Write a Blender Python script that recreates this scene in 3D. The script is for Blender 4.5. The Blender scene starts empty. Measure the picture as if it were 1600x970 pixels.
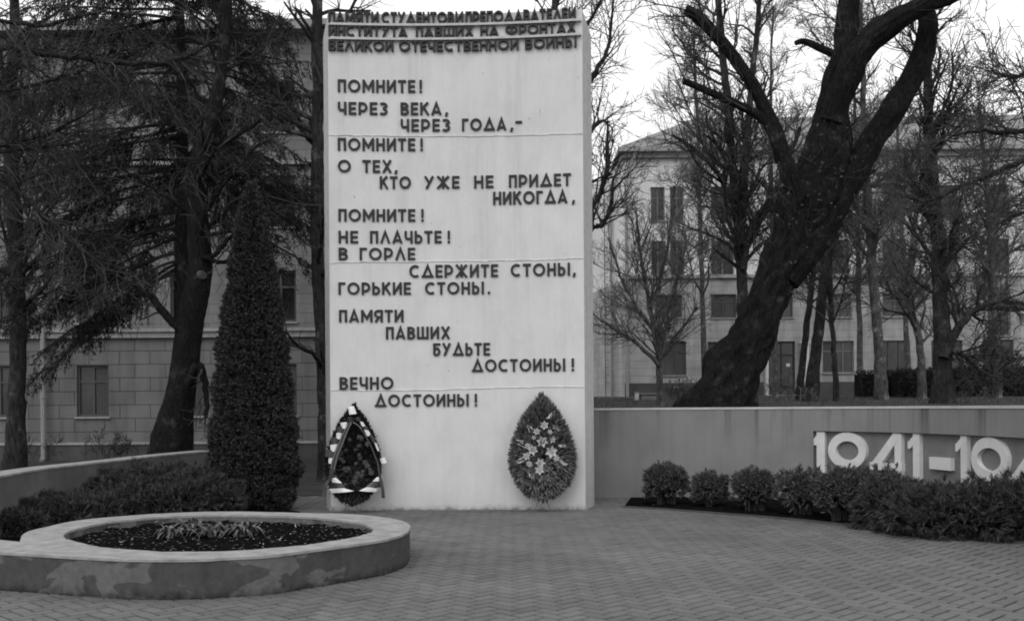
import bpy, math, random
import numpy as np
from mathutils import Vector
R = math.radians
S = bpy.context.scene
COL = S.collection
rnd = random.Random(7)
nr = np.random.default_rng(11)

# ------------------------------------------------------------------ camera, sky, sun, exposure
ROLL = R(0.40)
EYE = 1.5
cd = bpy.data.cameras.new('camera'); cam = bpy.data.objects.new('camera', cd); COL.objects.link(cam)
cam.location = (0, 0, EYE); cam.rotation_euler = (R(90), ROLL, 0)
cd.lens = 36.0; cd.sensor_width = 36.0; cd.shift_y = 0.095; cd.clip_end = 2000
S.camera = cam

SUN_EL, SUN_AZ = 42.0, 200.0            # azimuth measured clockwise from +Y: behind the camera, a little to the left
w = bpy.data.worlds.new('World'); S.world = w; w.use_nodes = True
nt = w.node_tree; nt.nodes.clear()
sky = nt.nodes.new('ShaderNodeTexSky'); sky.sky_type = 'NISHITA'; sky.sun_disc = False
sky.sun_elevation = R(SUN_EL); sky.sun_rotation = R(SUN_AZ); sky.dust_density = 4.0; sky.air_density = 1.4
bw = nt.nodes.new('ShaderNodeRGBToBW')
tc = nt.nodes.new('ShaderNodeTexCoord'); nz = nt.nodes.new('ShaderNodeTexNoise')
nz.inputs['Scale'].default_value = 2.2; nz.inputs['Detail'].default_value = 5
mp = nt.nodes.new('ShaderNodeMapRange'); mp.inputs[1].default_value = .3; mp.inputs[2].default_value = .7
mp.inputs[3].default_value = 9.6; mp.inputs[4].default_value = 11.6
mx = nt.nodes.new('ShaderNodeMix'); mx.data_type = 'FLOAT'; mx.inputs[0].default_value = 0.9
bg = nt.nodes.new('ShaderNodeBackground'); bg.inputs[1].default_value = 0.11
out = nt.nodes.new('ShaderNodeOutputWorld')
L = nt.links.new
L(sky.outputs[0], bw.inputs[0]); L(tc.outputs['Generated'], nz.inputs['Vector']); L(nz.outputs[0], mp.inputs[0])
L(bw.outputs[0], mx.inputs[2]); L(mp.outputs[0], mx.inputs[3]); L(mx.outputs[0], bg.inputs[0]); L(bg.outputs[0], out.inputs[0])

sd = bpy.data.lights.new('sun', 'SUN'); sun = bpy.data.objects.new('sun', sd); COL.objects.link(sun)
sd.energy = 0.65; sd.angle = R(35); sd.color = (1, 0.995, 0.985)
az = R(SUN_AZ); el = R(SUN_EL)
sv = Vector((math.sin(az)*math.cos(el), math.cos(az)*math.cos(el), math.sin(el)))
sun.rotation_euler = sv.to_track_quat('Z', 'Y').to_euler(); sun.location = (0, -10, 30)

S.view_settings.view_transform = 'Standard'; S.view_settings.look = 'None'
S.view_settings.exposure = 0.08; S.view_settings.gamma = 1.0; S.view_settings.use_curve_mapping = False
S.cycles.filter_width = 1.9
S.cycles.max_bounces = 6

# ------------------------------------------------------------------ photograph coordinates (1600 x 970) to places
def un(x, y):
    dx, dy = x-800, y-637
    return dx*math.cos(ROLL)-dy*math.sin(ROLL), dx*math.sin(ROLL)+dy*math.cos(ROLL)
def P(x, y, D):
    dx, dy = un(x, y)
    return np.array((dx/1600*D, D, EYE-dy/1600*D))
def G(x, y, h=0.0):
    dx, dy = un(x, y)
    D = (EYE-h)*1600/dy
    return np.array((dx/1600*D, D))

# ------------------------------------------------------------------ mesh helpers
class MB:
    def __init__(s): s.v = []; s.q = []; s.p = []; s.n = 0
    def verts(s, V):
        V = np.asarray(V, float).reshape(-1, 3); s.v.append(V); b = s.n; s.n += len(V); return b
    def quads(s, V, Q): b = s.verts(V); s.q.append(np.asarray(Q, int).reshape(-1, 4)+b); return b
    def poly(s, V): b = s.verts(V); s.p.append(list(range(b, b+len(V))))
    def quadsoup(s, V):                                   # V: (N,4,3)
        V = np.asarray(V, float); n = len(V)
        if n: s.quads(V.reshape(-1, 3), np.arange(n*4).reshape(-1, 4))
    def box(s, lo, hi):
        x0, y0, z0 = lo; x1, y1, z1 = hi
        s.quads([(x0,y0,z0),(x1,y0,z0),(x1,y1,z0),(x0,y1,z0),(x0,y0,z1),(x1,y0,z1),(x1,y1,z1),(x0,y1,z1)],
                [(3,2,1,0),(4,5,6,7),(0,1,5,4),(1,2,6,5),(2,3,7,6),(3,0,4,7)])
    def tube(s, pts, rad, n=5, cap=True):
        pts = np.asarray(pts, float); m = len(pts)
        rad = np.full(m, rad) if np.isscalar(rad) else np.asarray(rad, float)
        t = np.gradient(pts, axis=0); t /= np.linalg.norm(t, axis=1)[:, None]+1e-9
        up = np.where(np.abs(t[:, 2:3]) < .9, np.array([[0, 0, 1.]]), np.array([[1., 0, 0]]))
        if np.any(np.abs(t[:, 2]) >= .9): up = np.tile(np.array([[1., 0, 0]]), (m, 1)) if np.mean(np.abs(t[:, 0])) < .8 else np.tile(np.array([[0, 1., 0]]), (m, 1))
        a = np.cross(t, up); a /= np.linalg.norm(a, axis=1)[:, None]+1e-9
        b = np.cross(t, a)
        th = np.arange(n)*2*math.pi/n
        V = pts[:, None]+rad[:, None, None]*(np.cos(th)[None, :, None]*a[:, None]+np.sin(th)[None, :, None]*b[:, None])
        i = np.arange(m-1)[:, None]*n; j = np.arange(n)[None]; k = (j+1) % n
        Q = np.stack([i+k, i+j, i+n+j, i+n+k], -1).reshape(-1, 4)
        base = s.quads(V.reshape(-1, 3), Q)
        if cap and n > 3:
            s.p.append([base+x for x in range(n)][::-1]); s.p.append([base+(m-1)*n+x for x in range(n)])
    def prism(s, poly, z0, z1, top=True, bottom=False):   # poly: list of (x,y), counter-clockwise
        n = len(poly); A = np.array([(x, y, z0) for x, y in poly]+[(x, y, z1) for x, y in poly])
        b = s.quads(A, [(i, (i+1) % n, n+(i+1) % n, n+i) for i in range(n)])
        if top: s.p.append([b+n+i for i in range(n)])
        if bottom: s.p.append([b+i for i in range(n)][::-1])
    def build(s, name, mat, parent=None, smooth=False, origin=None):
        V = np.concatenate(s.v) if s.v else np.zeros((0, 3))
        off = np.array(ORG.get(parent.name if parent else None, (0, 0, 0)) if origin is None else origin, float)
        me = bpy.data.meshes.new(name)
        Q = np.concatenate(s.q) if s.q else np.zeros((0, 4), int)
        ls = np.full(len(Q), 4); idx = Q.reshape(-1)
        if s.p:
            ls = np.concatenate([ls, [len(p) for p in s.p]]); idx = np.concatenate([idx]+[np.array(p) for p in s.p])
        me.vertices.add(len(V)); me.vertices.foreach_set('co', (V-off).astype(np.float32).ravel())
        me.loops.add(len(idx)); me.loops.foreach_set('vertex_index', idx.astype(np.int32))
        me.polygons.add(len(ls)); me.polygons.foreach_set('loop_start', (np.cumsum(ls)-ls).astype(np.int32))
        me.polygons.foreach_set('loop_total', ls.astype(np.int32))
        me.polygons.foreach_set('use_smooth', np.full(len(ls), bool(smooth)))
        me.update(calc_edges=True); me.validate()
        me.materials.append(mat)
        o = bpy.data.objects.new(name, me); COL.objects.link(o)
        if parent: o.parent = parent
        elif origin is not None: o.location = origin
        ORG[o.name] = tuple(off)
        return o
ORG = {}
def thing(name, label, cat, loc, group=None):
    o = bpy.data.objects.new(name, None); COL.objects.link(o); o.location = loc; o.empty_display_size = .3
    o['label'] = label; o['category'] = cat
    if group: o['group'] = group
    ORG[o.name] = tuple(loc); return o
def tag(o, label, cat, group=None):
    o['label'] = label; o['category'] = cat
    if group: o['group'] = group
    return o
def kind(o, k): o['kind'] = k; return o

def catmull(pts, n=8, closed=False):
    p = [np.array(q, float) for q in pts]; m = len(p); o = []
    for i in range(m if closed else m-1):
        if closed: a, b, c, d = p[i-1], p[i], p[(i+1) % m], p[(i+2) % m]
        else: a, b, c, d = p[max(i-1, 0)], p[i], p[i+1], p[min(i+2, m-1)]
        for k in range(n):
            t = k/n
            o.append(.5*((2*b)+(c-a)*t+(2*a-5*b+4*c-d)*t*t+(3*b-a-3*c+d)*t**3))
    if not closed: o.append(p[-1])
    return np.array(o)
def sm(a, b, x):
    t = np.clip((x-a)/(b-a), 0, 1); return t*t*(3-2*t)

# ------------------------------------------------------------------ materials (the photograph is black and white)
def ramp(nt, fac, stops):
    r = nt.nodes.new('ShaderNodeValToRGB'); e = r.color_ramp.elements
    while len(e) < len(stops): e.new(.5)
    for k, (p, v) in enumerate(stops): e[k].position = p; e[k].color = (v, v, v, 1)
    nt.links.new(fac, r.inputs[0]); return r.outputs[0]
def noise(nt, scale, detail=4, vec=None, rough=.55, dist=0, coord='Object'):
    n = nt.nodes.new('ShaderNodeTexNoise'); n.inputs['Scale'].default_value = scale
    n.inputs['Detail'].default_value = detail; n.inputs['Roughness'].default_value = rough
    n.inputs['Distortion'].default_value = dist
    if vec is None:
        t = nt.nodes.new('ShaderNodeTexCoord'); vec = t.outputs[coord]
    nt.links.new(vec, n.inputs['Vector']); return n.outputs[0]
def scaled(nt, s, coord='Object'):
    t = nt.nodes.new('ShaderNodeTexCoord'); m = nt.nodes.new('ShaderNodeMapping'); m.inputs['Scale'].default_value = s
    nt.links.new(t.outputs[coord], m.inputs['Vector']); return m.outputs[0]
def mul(nt, a, b, op='MULTIPLY'):
    m = nt.nodes.new('ShaderNodeMath'); m.operation = op
    for k, x in enumerate((a, b)):
        if isinstance(x, (int, float)): m.inputs[k].default_value = x
        else: nt.links.new(x, m.inputs[k])
    return m.outputs[0]
def material(name, rough=.85, spec=.25):
    m = bpy.data.materials.new(name); m.use_nodes = True
    b = m.node_tree.nodes['Principled BSDF']
    b.inputs['Roughness'].default_value = rough; b.inputs['Specular IOR Level'].default_value = spec
    return m, m.node_tree, b
def bump(nt, b, h, strength, dist=.02):
    n = nt.nodes.new('ShaderNodeBump'); n.inputs['Strength'].default_value = strength; n.inputs['Distance'].default_value = dist
    nt.links.new(h, n.inputs['Height']); nt.links.new(n.outputs[0], b.inputs['Normal'])
def plaster(name, v, var=.15, scale=6, bs=.3, streak=0, rough=.85, fine=90):
    m, nt, b = material(name, rough)
    a = noise(nt, scale, 6)
    c = ramp(nt, a, [(.3, v*(1-var)), (.7, v*(1+var))])
    f = noise(nt, fine, 3); c2 = ramp(nt, f, [(.3, .93), (.7, 1.06)])
    c = mul(nt, c, c2)
    if streak:
        s = noise(nt, 1, 5, scaled(nt, (9, 9, .35)), .6)
        c = mul(nt, c, ramp(nt, s, [(.36, 1-streak), (.56, 1)]))
    nt.links.new(c, b.inputs['Base Color'])
    bump(nt, b, f, bs, .01); return m
def island(name, lo, hi, rough=.8, spec=.2):
    m, nt, b = material(name, rough, spec)
    g = nt.nodes.new('ShaderNodeNewGeometry')
    nt.links.new(ramp(nt, g.outputs['Random Per Island'], [(0, lo), (1, hi)]), b.inputs['Base Color']); return m
def bark(name, v, sc=(7, 7, 1.6), bs=.9):
    m, nt, b = material(name, .95, .1)
    vec = scaled(nt, sc)
    a = noise(nt, 3, 8, vec, .65, .6)
    g_ = noise(nt, 2.6, 7, None, .72)
    nt.links.new(mul(nt, ramp(nt, a, [(.35, v*.45), (.65, v*1.6)]), ramp(nt, g_, [(.42, .7), (.56, 1.0), (.66, 3.0)])), b.inputs['Base Color'])
    bump(nt, b, a, bs, .06); return m
def plain(name, v, rough=.6, spec=.3): 
    m, nt, b = material(name, rough, spec)
    n = noise(nt, 14, 4)
    nt.links.new(ramp(nt, n, [(.3, v*.85), (.7, v*1.12)]), b.inputs['Base Color']); return m

M = {}
# stele paint: rain streaks, damp foot, faint roller patches
m, nt, b = material('stele_paint', .8, .2)
a = noise(nt, 1.3, 6); c = ramp(nt, a, [(.3, .64), (.7, .71)])
s = noise(nt, 1, 6, scaled(nt, (7, 7, .22)), .62); c = mul(nt, c, ramp(nt, s, [(.34, .955), (.52, 1)]))
s2 = noise(nt, 1, 3, scaled(nt, (40, 40, .8)), .5); c = mul(nt, c, ramp(nt, s2, [(.3, .98), (.6, 1)]))
t = nt.nodes.new('ShaderNodeTexCoord'); sx = nt.nodes.new('ShaderNodeSeparateXYZ'); nt.links.new(t.outputs['Object'], sx.inputs[0])
wob = noise(nt, 9, 4); zz = mul(nt, sx.outputs[2], mul(nt, mul(nt, wob, -.5, 'ADD'), .16), 'ADD')
c = mul(nt, c, ramp(nt, zz, [(.0, .35), (.035, .72), (.09, .93), (.3, 1)]))
nt.links.new(c, b.inputs['Base Color']); f = noise(nt, 60, 4); pit = noise(nt, 11, 3, None, .5); c = mul(nt, c, ramp(nt, pit, [(.24, .62), (.275, 1)]))
mt = noise(nt, 4, 8, scaled(nt, (1, 1, .5)), .7); c = mul(nt, c, ramp(nt, mt, [(.36, .93), (.56, 1)])); nt.links.new(c, b.inputs['Base Color'])
f = noise(nt, 60, 4); bump(nt, b, f, .35, .012); M['stele'] = m
M['stele_side'] = plaster('rough_plaster', .50, .12, 9, 1.0, .1, fine=55)
M['letter'] = plain('letter_paint', .035, .7)
M['rail'] = plain('rail_paint', .50)
M['seam'] = plaster('seam_plaster', .66, .3, 5, .5)
M['wallgrey'] = plaster('wall_render', .24, .10, 1.6, .5, .08)
def drips(m, ztop, zlow, depth=.45):
    nt = m.node_tree; b = nt.nodes['Principled BSDF']; src = b.inputs['Base Color'].links[0].from_socket
    t = nt.nodes.new('ShaderNodeTexCoord'); sx = nt.nodes.new('ShaderNodeSeparateXYZ'); nt.links.new(t.outputs['Object'], sx.inputs[0])
    mr = nt.nodes.new('ShaderNodeMapRange'); nt.links.new(sx.outputs[2], mr.inputs[0]); mr.inputs[1].default_value = zlow; mr.inputs[2].default_value = ztop
    st_ = ramp(nt, noise(nt, 1, 4, scaled(nt, (3.4, 3.4, .12)), .6, .3), [(.56, 0), (.72, 1)])
    k = mul(nt, mul(nt, st_, mr.outputs[0]), depth); nt.links.new(mul(nt, src, mul(nt, 1.0, k, 'SUBTRACT')), b.inputs['Base Color'])
drips(M['wallgrey'], 1.45, .75, .6); drips(M['stele'], 7.0, 1.0, .22)
M['recess'] = plaster('recess_render', .19, .14, 4, 1.0, fine=40)
M['coping'] = plaster('coping_paint', .50, .12, 5, .3)
M['digit'] = plaster('numeral_paint', .66, .08, 6, .3)
M['rim'] = plaster('rim_paint', .29, .24, 7, .8, fine=35)
M['leftwall'] = plaster('left_wall_render', .125, .25, 1.5, .5, .1)
# ring sides: two greys of touched-up paint
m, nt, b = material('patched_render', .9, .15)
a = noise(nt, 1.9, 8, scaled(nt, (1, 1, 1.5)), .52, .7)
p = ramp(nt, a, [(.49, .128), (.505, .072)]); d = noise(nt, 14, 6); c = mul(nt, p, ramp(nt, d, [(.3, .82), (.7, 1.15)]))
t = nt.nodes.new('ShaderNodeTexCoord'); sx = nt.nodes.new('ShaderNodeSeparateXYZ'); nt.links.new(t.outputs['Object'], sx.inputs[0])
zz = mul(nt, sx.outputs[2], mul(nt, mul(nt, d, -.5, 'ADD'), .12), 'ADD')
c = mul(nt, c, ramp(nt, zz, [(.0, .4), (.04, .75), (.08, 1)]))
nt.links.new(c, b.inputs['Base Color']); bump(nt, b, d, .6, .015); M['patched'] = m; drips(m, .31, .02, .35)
# soil
m, nt, b = material('soil', 1.0, 0.0); a = noise(nt, 22, 8, None, .7)
nt.links.new(ramp(nt, a, [(.3, .004), (.7, .018)]), b.inputs['Base Color']); bump(nt, b, a, 1, .06); M['soil'] = m
# paving bricks
m, nt, b = material('paving_brick', .75, .3)
g = nt.nodes.new('ShaderNodeNewGeometry'); c = ramp(nt, g.outputs['Random Per Island'], [(0, .118), (.9, .145), (1, .105)])
a = noise(nt, .55, 5); c = mul(nt, c, ramp(nt, a, [(.3, .80), (.7, 1.15)])); a = noise(nt, 2.6, 7, None, .7, .5); c = mul(nt, c, ramp(nt, a, [(.34, .86), (.5, 1), (.72, 1.05)])); f = noise(nt, 120, 2)
c = mul(nt, c, ramp(nt, f, [(.3, .9), (.7, 1.1)])); nt.links.new(c, b.inputs['Base Color']); bump(nt, b, f, .25, .004); M['brick'] = m
M['mortar'] = plain('mortar_sand', .026, .95, .1)
# lawn
m, nt, b = material('lawn', .95, .1); a = noise(nt, 1.1, 8, None, .7); f = noise(nt, 45, 6, None, .7)
c = mul(nt, ramp(nt, a, [(.3, .05), (.7, .11)]), ramp(nt, f, [(.3, .6), (.7, 1.4)]))
nt.links.new(c, b.inputs['Base Color']); bump(nt, b, f, 1, .08); M['lawn'] = m
M['bark'] = bark('tree_bark', .035)
M['bark_big'] = bark('gnarled_bark', .017, (9, 9, 3), 1.0)
M['bark_hazed'] = bark('hazed_bark', .095)  # tree bark paled in its colour to stand for distance haze
M['twig'] = plain('twig', .050, .9, .1)
M['twig_hazed'] = plain('hazed_twig', .115, .9, .1)  # twig tone lightened; the haze is in the colour, not the air
M['thuja'] = island('thuja_sprays', .026, .085)
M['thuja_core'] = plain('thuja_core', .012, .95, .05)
M['juniper'] = island('juniper_sprays', .030, .085)
M['shrub'] = island('shrub_leaves', .045, .125)
M['spruce'] = island('spruce_needles', .018, .050)
M['hedge'] = island('hedge_twigs', .025, .055)
M['lily'] = island('lily_leaves', .07, .19)
M['litter'] = island('litter', .06, .42)
M['deadleaf'] = island('dead_leaf', .03, .075)
M['wreath_light'] = island('wreath_leaves', .05, .19, .6, .3)
M['wreath_dark'] = island('wreath_dark_leaves', .008, .028, .6, .3)
M['flower_light'] = plain('pale_flower', .48)
M['flower_dark'] = plain('dark_flower', .12)
M['ribbon_white'] = plain('white_ribbon', .70, .35, .5)
M['ribbon_black'] = plain('black_ribbon', .018, .35, .5)
M['wire'] = plain('wire', .10, .5)
# left building: rusticated blocks
def blocks(name, v, bw, bh, joint=.012, jv=.35):
    m, nt, b = material(name, .9, .15)
    t = nt.nodes.new('ShaderNodeTexCoord'); sx = nt.nodes.new('ShaderNodeSeparateXYZ'); nt.links.new(t.outputs['Object'], sx.inputs[0])
    cb = nt.nodes.new('ShaderNodeCombineXYZ')
    nt.links.new(mul(nt, sx.outputs[0], sx.outputs[1], 'ADD'), cb.inputs[0]); nt.links.new(sx.outputs[2], cb.inputs[1])
    k = nt.nodes.new('ShaderNodeTexBrick'); nt.links.new(cb.outputs[0], k.inputs['Vector'])
    k.inputs['Scale'].default_value = 1; k.inputs['Brick Width'].default_value = bw; k.inputs['Row Height'].default_value = bh
    k.inputs['Mortar Size'].default_value = joint; k.inputs['Mortar Smooth'].default_value = .3
    k.inputs['Color1'].default_value = (v, v, v, 1); k.inputs['Color2'].default_value = (v*.9,)*3+(1,); k.inputs['Mortar'].default_value = (v*jv,)*3+(1,)
    n = noise(nt, .8, 6); c = mul(nt, k.outputs['Color'], ramp(nt, n, [(.3, .8), (.7, 1.15)]))
    s = noise(nt, 1, 5, scaled(nt, (3, 3, .25)), .6); c = mul(nt, c, ramp(nt, s, [(.38, .8), (.55, 1)]))
    nt.links.new(c, b.inputs['Base Color'])
    inv = mul(nt, 1.0, k.outputs['Fac'], 'SUBTRACT'); bump(nt, b, inv, .6, .02); return m
M['ashlar'] = blocks('ashlar', .17, .95, .42)
M['ashlar_pale'] = blocks('ashlar_upper', .21, 1.4, .30, .008, .6)
M['cornice'] = plaster('cornice_stone', .30, .15, 2, .3, .1)
M['plinth'] = plaster('plinth_render', .075, .2, 2, .5, .1)
M['facade'] = plaster('facade_render', .64, .10, .6, .3, .15)  # white render, its colour lightened further for haze
M['facade_low'] = blocks('facade_blocks', .36, 3.0, .42, .01, .6)  # grey blocks, haze of the distance lightened into the colour
M['frame'] = plain('window_frame', .07)
M['frame_pale'] = plain('window_frame_pale', .16)
M['sill'] = plain('sill', .28)
M['roof'] = blocks('roof_sheet', .26, .6, 3.0, .02, .6)
M['pipe'] = plain('downpipe', .26)
m, nt, b = material('window_glass', .12, .5); n = noise(nt, .9, 2)
nt.links.new(ramp(nt, n, [(.35, .010), (.65, .045)]), b.inputs['Base Color']); M['glass'] = m
M['curtain'] = plain('curtain', .06)
M['cut_wood'] = plain('cut_wood', .065, .9)
M['door'] = plain('door_wood', .03)
M['concrete'] = plaster('concrete', .22, .15, 3, .5)
M['white'] = plain('white_paint', .55)

# ================================================================== SETTING: ground
def ground_sheet():
    mb = MB(); mb.quads([(-900, -300, -.05), (900, -300, -.05), (900, 1200, -.05), (-900, 1200, -.05)], [(0, 1, 2, 3)])
    kind(mb.build('ground', M['lawn']), 'structure')
ground_sheet()

# plan of the right wall's front face, in (X, distance)
def pd(x, D): return ((x-800)/1600*D, D)
RW = catmull([(-.9, 17.35), (.2, 17.25), pd(930, 17.0), pd(1100, 16.75), pd(1270, 16.0), pd(1430, 14.4), pd(1600, 12.0), pd(1720, 10.2), pd(1900, 8.0)], 12)
RS = np.concatenate([[0], np.cumsum(np.linalg.norm(np.diff(RW, axis=0), axis=1))])
RT = np.gradient(RW, axis=0); RT /= np.linalg.norm(RT, axis=1)[:, None]
RN = np.stack([-RT[:, 1], RT[:, 0]], 1)              # points away from the plaza
def rw(s, off):
    x = np.interp(s, RS, RW[:, 0]); y = np.interp(s, RS, RW[:, 1])
    nx = np.interp(s, RS, RN[:, 0]); ny = np.interp(s, RS, RN[:, 1]); return np.array((x+nx*off, y+ny*off))
def rw_px(px):                                       # arc length where the view line at this column meets the wall
    k = (px-800)/1600; f = RW[:, 0]-k*RW[:, 1]
    for i in range(len(f)-1):
        if f[i] <= 0 < f[i+1]: return RS[i]+(RS[i+1]-RS[i])*(-f[i])/(f[i+1]-f[i])
    return RS[-1]
LW = catmull([G(-70, 757, .75), G(0, 743, .75), G(78, 730, .75), G(180, 719, .75), G(250, 711, .75), G(313, 705, .75), G(335, 703.5, .75)], 8)

def side_right(X, Y):                                # >0 behind the right wall
    d = (X[..., None]-RW[:, 0])**2+(Y[..., None]-RW[:, 1])**2; i = d.argmin(-1)
    return (X-RW[i, 0])*RN[i, 0]+(Y-RW[i, 1])*RN[i, 1]
def terrain(X, Y):
    h = 1.32+.75*np.clip((Y-14)/42, 0, 1)
    return h*sm(-.16*Y, .0*Y+.2, X)
def tz(X, Y): return float(terrain(np.array(X), np.array(Y)))

def raised_lawn():
    xs = np.concatenate([np.arange(-12, 12, .3), np.arange(12, 75, 2.5)]); ys = np.concatenate([np.arange(6, 24, .3), np.arange(24, 72, 1.2), np.arange(72, 160, 8)])
    X, Y = np.meshgrid(xs, ys, indexing='ij'); s = side_right(X, Y)
    Z = terrain(X, Y)+.035*np.sin(X*1.7+Y*.6)*np.sin(Y*1.1-X*.3)*sm(.5, 2, s)
    Z = np.where(Z < .03, -.08, Z)
    n = len(ys); idx = np.arange(len(xs)*n).reshape(len(xs), n)
    keep = (s[:-1, :-1] > .12) & (s[1:, 1:] > .12) & (s[1:, :-1] > .12) & (s[:-1, 1:] > .12) & ~((X[:-1, :-1] < -.6) & (Y[:-1, :-1] < 17.6))
    Q = np.stack([idx[:-1, :-1], idx[1:, :-1], idx[1:, 1:], idx[:-1, 1:]], -1)[keep]
    mb = MB(); mb.quads(np.stack([X, Y, Z], -1).reshape(-1, 3), Q)
    kind(mb.build('terrain', M['lawn'], smooth=True), 'structure')
raised_lawn()

def paving():
    Wd = .117; c, s_ = math.cos(R(45)), math.sin(R(45)); N = 130
    A = []
    for i in range(-N, N):
        for j in range(-N, N):
            k = (i-j) % 4
            if k == 0: r = (i, j, i+2, j+1)
            elif k == 2: r = (i, j-1, i+1, j+1)
            else: continue
            A.append(r)
    A = np.array(A, float)*Wd; cx = (A[:, 0]+A[:, 2])/2; cy = (A[:, 1]+A[:, 3])/2
    X = cx*c-cy*s_+.06; Y = cx*s_+cy*c+8
    ok = (X > -5.9) & (X < 6.2) & (Y > -2) & (Y < 17.85)
    A, X, Y = A[ok], X[ok], Y[ok]; ok = side_right(X, Y) < .12; A, X, Y = A[ok], X[ok], Y[ok]
    g = .0085; n = len(A); z = nr.normal(0, .0012, n); tx = nr.normal(0, .006, n); ty = nr.normal(0, .006, n)
    V = []
    for inset, dz in ((g, -.010), (g+.004, 0)):
        for a, b_ in ((0, 1), (2, 1), (2, 3), (0, 3)):
            px = A[:, a]+(inset if a == 0 else -inset); py = A[:, b_]+(inset if b_ == 1 else -inset)
            zz = z+dz+(px-A[:, [0, 2]].mean(1))*tx+(py-A[:, [1, 3]].mean(1))*ty
            V.append(np.stack([px*c-py*s_+.06, px*s_+py*c+8, zz], -1))
    V = np.stack(V, 1)
    Q = np.array([(4, 5, 6, 7), (0, 1, 5, 4), (1, 2, 6, 5), (2, 3, 7, 6), (3, 0, 4, 7)])
    Q = (np.arange(n)[:, None, None]*8+Q[None]).reshape(-1, 4)
    mb = MB(); mb.quads(V.reshape(-1, 3), Q); kind(mb.build('plaza_paving', M['brick']), 'structure')
    mb = MB(); mb.quads([(-6.2, -2.2, -.008), (6.4, -2.2, -.008), (6.4, 17.9, -.008), (-6.2, 17.9, -.008)], [(0, 1, 2, 3)])
    kind(mb.build('plaza_bedding', M['mortar']), 'structure')
paving()

def soil_patch(name, poly, z, amp=.02, step=.12, label=None):
    poly = np.array(poly); lo = poly.min(0); hi = poly.max(0)
    xs = np.arange(lo[0], hi[0]+step, step); ys = np.arange(lo[1], hi[1]+step, step)
    X, Y = np.meshgrid(xs, ys, indexing='ij')
    def inside(px, py):
        c = np.zeros(px.shape, bool); j = len(poly)-1
        for i in range(len(poly)):
            xi, yi = poly[i]; xj, yj = poly[j]
            c ^= ((yi > py) != (yj > py)) & (px < (xj-xi)*(py-yi)/(yj-yi+1e-12)+xi); j = i
        return c
    ins = inside(X, Y); keep = ins[:-1, :-1] | ins[1:, :-1] | ins[1:, 1:] | ins[:-1, 1:]
    # pull the outer vertices back onto the outline
    V = np.stack([X, Y], -1)
    seg = np.stack([poly, np.roll(poly, -1, 0)], 1)
    for i, j in np.argwhere(~ins):
        p = V[i, j]; a = seg[:, 0]; d = seg[:, 1]-a
        t = np.clip(((p-a)*d).sum(1)/((d*d).sum(1)+1e-12), 0, 1); q = a+d*t[:, None]; k = ((q-p)**2).sum(1).argmin()
        if ((q[k]-p)**2).sum() < (step*1.6)**2: V[i, j] = q[k]
    Z = z+np.where(ins, nr.normal(0, amp, X.shape)+amp, 0)
    idx = np.arange(X.size).reshape(X.shape); Q = np.stack([idx[:-1, :-1], idx[1:, :-1], idx[1:, 1:], idx[:-1, 1:]], -1)[keep]
    mb = MB(); mb.quads(np.concatenate([V, Z[..., None]], -1).reshape(-1, 3), Q)
    return kind(mb.build(name, M['soil'], smooth=True), 'structure'), inside

# right bed
BF = catmull([G(975, 792), G(1040, 796), G(1132, 803), G(1220, 810), G(1320, 820), G(1400, 832), G(1488, 842), G(1600, 839), G(1760, 838)], 6)
s_a, s_b = rw_px(985), rw_px(1790)
back = [rw(s, -.03) for s in np.linspace(s_b, s_a, 40)]
soil_patch('soil', list(BF)+back, .012, .012)
mb = MB()
for a, b_ in zip(BF[:-1], BF[1:]):
    d = (b_-a)/np.linalg.norm(b_-a); n_ = np.array((d[1], -d[0]))*.05
    q = [a, b_, b_+n_, a+n_]
    mb.quads([(*p, -.01) for p in q]+[(*p, .022) for p in q], [(7, 6, 5, 4), (0, 1, 5, 4), (2, 3, 7, 6), (0, 4, 7, 3), (1, 2, 6, 5)])
kind(mb.build('kerb', M['plinth']), 'structure')
# left bed between the low wall and the ring
lb = [p+np.array((.02, 0)) for p in LW[::-1]]
lb = [G(318, 775), G(440, 797), G(470, 800), (-2.9, 12.2), (-3.4, 11.9), (-4.4, 11.4), (-4.9, 10.4), (-5.1, 9.6), (-5.6, 9.9)]+[tuple(p) for p in LW[4:]]
soil_patch('soil', lb, .014, .014)

# ================================================================== WALLS
def strip_wall(mb, pin, pout, z0, z1):
    n = len(pin)
    V = np.array([(*p, z0) for p in pin]+[(*p, z0) for p in pout]+[(*p, z1) for p in pin]+[(*p, z1) for p in pout])
    Q = []
    for i in range(n-1):
        Q += [(i, i+1, 2*n+i+1, 2*n+i), (n+i+1, n+i, 3*n+i, 3*n+i+1), (2*n+i, 2*n+i+1, 3*n+i+1, 3*n+i), (i+1, i, n+i, n+i+1)]
    Q += [(0, 2*n, 3*n, n), (n-1, 2*n-1, 4*n-1, 3*n-1)]
    mb.quads(V, Q)

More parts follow.
